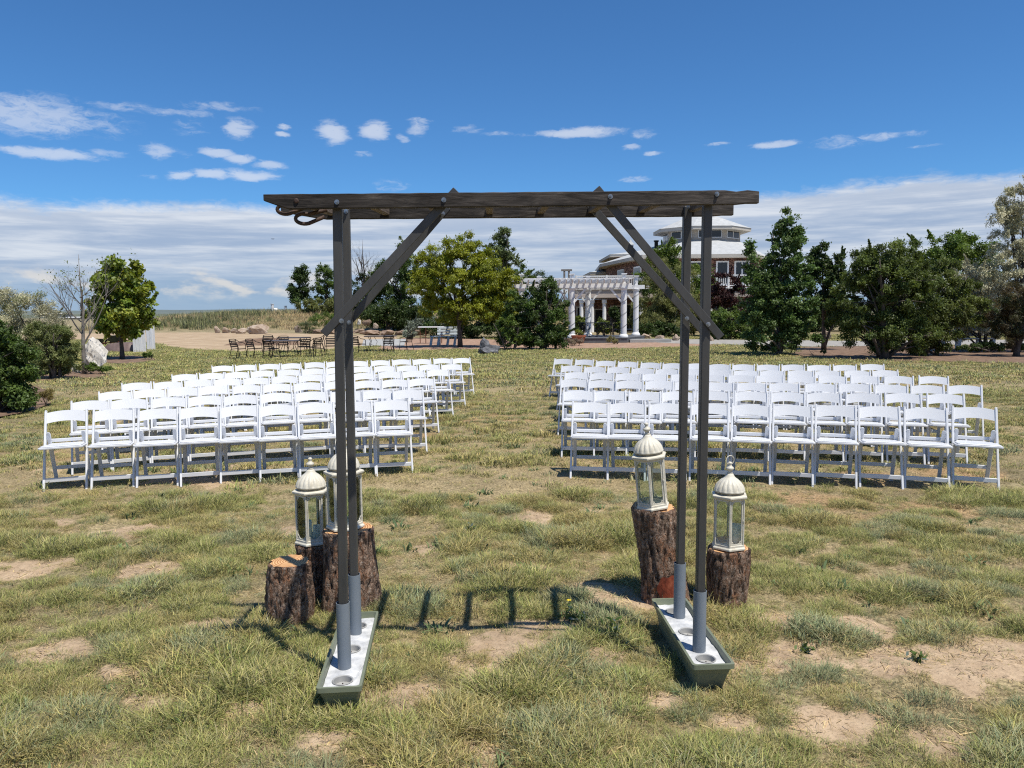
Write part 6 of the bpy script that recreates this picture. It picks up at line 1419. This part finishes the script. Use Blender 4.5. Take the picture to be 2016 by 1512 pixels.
# far trees filling in behind the right hand group
FT = 'dark trees far behind on the right'
for i, (px, top, rx, lab) in enumerate(((1480, 590, 44, 'dark tree low behind the slender poplar'), (1575, 605, 50, 'dark shrub seen between the poplar and the round headed tree'), (1668, 580, 46, 'dark tree low behind the round headed tree'), (1790, 590, 60, 'dark tree in the gap between the two big bushes'), (1890, 590, 55, 'dark tree low behind the long white bench'), (1985, 570, 60, 'dark tree low behind the silvery shrub'))):
    tree('dark_tree', lab, 'tree', (px, 664), [(px, top+24, rx, 34), (px-14, top+52, rx*1.15, 28)], .3, 2600, DK, .15, FT, Y=56+i*2, clump=.2, seed=400+i)
tree('dark_tree', 'shaded tree mass behind the planted bed rocks', 'tree', (760, 645), [(770,620,60,22),(810,625,40,20),(730,628,26,14)], .3, 4200, DK+OLV[:1], .1, None, Y=70, clump=.22)
tree('silver_shrub', 'blue grey low shrub behind the bar table', 'shrub', (838, 655), [(838,640,22,12),(858,636,20,10),(820,638,14,10)], .2, 1500, BLU, .04, None, Y=56, clump=.25)
tree('garden_shrub', 'tan round shrub between the bar table and the pale bench', 'shrub', (853, 662), [(853,652,16,11)], .16, 900, [(.13,.125,.07),(.17,.155,.09)], .03, 'shrubs in the planted bed', Y=52, clump=.25)
tree('garden_shrub', 'dusty grey shrub behind the armchair nearest the bench', 'shrub', (806, 668), [(806,655,12,13)], .16, 800, BLU, .03, 'shrubs in the planted bed', Y=49, clump=.25)
lv = [(1100, 688, 'left'), (1130, 680, 'right')]
tree('lavender', 'low purplish grey lavender clump left of the terracotta bowl', 'plant', (1118, 682), [(1118,674,15,7)], .11, 900, LAV, .02, 'lavender clumps by the pergola', clump=.25, asp=.15, stems=3, limbs=2)
tree('lavender', 'low purplish grey lavender clump just in front of the terracotta bowl', 'plant', (1137, 681), [(1137,674,13,7)], .11, 900, LAV, .02, 'lavender clumps by the pergola', clump=.25, asp=.15, stems=3, limbs=2)
tree('grass_clump', 'pale grass clump against the pergola deck skirt', 'plant', (1204, 678), [(1204,669,9,8)], .22, 600, [(.19,.20,.10),(.25,.24,.13)], .02, None, clump=.3, asp=.08, stems=3, limbs=2, droop=-.5)
tree('pot_plant', 'green grassy plant growing in the terracotta bowl', 'plant', (1138, 662), [(1138,655,7,8)], .25, 420, [(.12,.17,.03),(.17,.21,.05)], .02, None, Y=BOWL[2], clump=.3, asp=.1, stems=3, limbs=2, droop=-.5, zbase=BOWL[3]*.8)
for i, (px, py, rx, lab) in enumerate(((1143, 633, 11, 'green shrub behind the pergola table on the left'), (1186, 638, 14, 'low green shrub behind the middle of the pergola'), (1208, 612, 9, 'dark leafed shrub under the right of the pergola'), (1220, 640, 9, 'green shrub behind the right pergola column'))):
    tree('garden_shrub', lab, 'shrub', (px, 652), [(px, py, rx, 9), (px+3, py+9, rx, 7)], .24, 1100, [(.09,.14,.035),(.13,.18,.05),(.17,.21,.06)] if i != 2 else DK, .04, 'shrubs behind the pergola', Y=PERG[2]+2.6+i*.3, clump=.22, stems=2)
tree('small_plant', 'small broad leafed plant right of the young tree', 'plant', (292, 708), [(292,700,9,7)], .11, 260, MID, .015, None, clump=.3, stems=2, limbs=2)
tree('leafy_shrub', 'low green weeds at the foot of the bare tree', 'shrub', (190, 737), [(185,726,14,9),(205,728,12,8)], .10, 900, MID+[(.10,.14,.05)], .015, None, clump=.25, stems=3, limbs=3)
tree('dry_weeds', 'dry upright weeds beside the dark shrub at the left edge', 'plant', (88, 800), [(90,785,14,16)], .14, 420, [(.24,.20,.10),(.19,.19,.08)], .01, None, clump=.3, asp=.08, stems=3, limbs=2, droop=-.6)
tree('small_plant', 'tuft of dry plant on the mulch left of the big bush', 'plant', (1621, 701), [(1621,694,6,6)], .13, 200, OLV, .012, None, clump=.3, asp=.15, stems=2, limbs=2)
bx, by = onz(1143, 1236)
def weed(label, px, py, n, flowers, sz):
    x, y = onz(px, py); rr = random.Random(px); rg = np.random.default_rng(px); root = thing('wild_weed', label, 'weed', (x, y, g1(x, y)), 0, 'leafy weeds in the grass')
    P = []; sb = MB(); tips = []
    for s in range(7):
        a = rr.uniform(0, 6.28); l = rr.uniform(.6, 1.0)*sz; pts = [(0, 0, -.01), (math.cos(a)*l*.3, math.sin(a)*l*.3, l*.45), (math.cos(a)*l*.55, math.sin(a)*l*.55, l*.8)]
        sb.tube(pts, [.003, .0025, .0015], 4); tips.append(pts[-1])
        for k in range(n//7): t = rr.uniform(.15, 1); P.append(np.array(pts[0])*(1-t)+np.array(pts[2])*t+rg.normal(0, .012, 3))
    sb.build('stem', MT['leaf_stem'], root); P = np.array(P); m = len(P); P[:, 2] = np.maximum(P[:, 2], .004)
    A = unit(rg.normal(0, 1, (m, 3))+np.array([0, 0, .3]))*.021; B = unit(rg.normal(0, 1, (m, 3)))*.0085; leaves('foliage', P, A, B, np.array(MID+BLU[:1])[rg.integers(0, 4, m)]*1.05, MT['leaf'], root)
    for i in range(flowers):
        b = MB(); t = tips[i]
        for k in range(7): a = 6.28*k/7; b.add([(0, 0, 0), (math.cos(a-.3)*.011, math.sin(a-.3)*.011, .003), (math.cos(a)*.016, math.sin(a)*.016, .002), (math.cos(a+.3)*.011, math.sin(a+.3)*.011, .003)], [(0, 1, 2, 3)])
        b.build('flower', MT['yellow'], root, loc=(t[0], t[1], t[2]+.008))
MT['leaf_stem'] = pmat('weed_stem', two((.10, .12, .05), (.14, .15, .07)), 8)
MT['yellow'] = pmat('yellow_petal', two((.75, .55, .02), (.85, .65, .04)), 30)
weed('sprawling weed with two yellow flowers between the arch planters', 1135, 1232, 120, 2, .14)
weed('grey green weed right of the yellow flowered one', 1215, 1260, 110, 0, .13)
weed('dark broad leafed weed in the middle of the aisle', 925, 1052, 120, 0, .12)
weed('tiny green weed in the bare dirt at the lower right', 1805, 1308, 40, 0, .07)
weed('small green weed in the bare dirt right of the right planter', 1585, 1285, 40, 0, .06)
lay_grass()
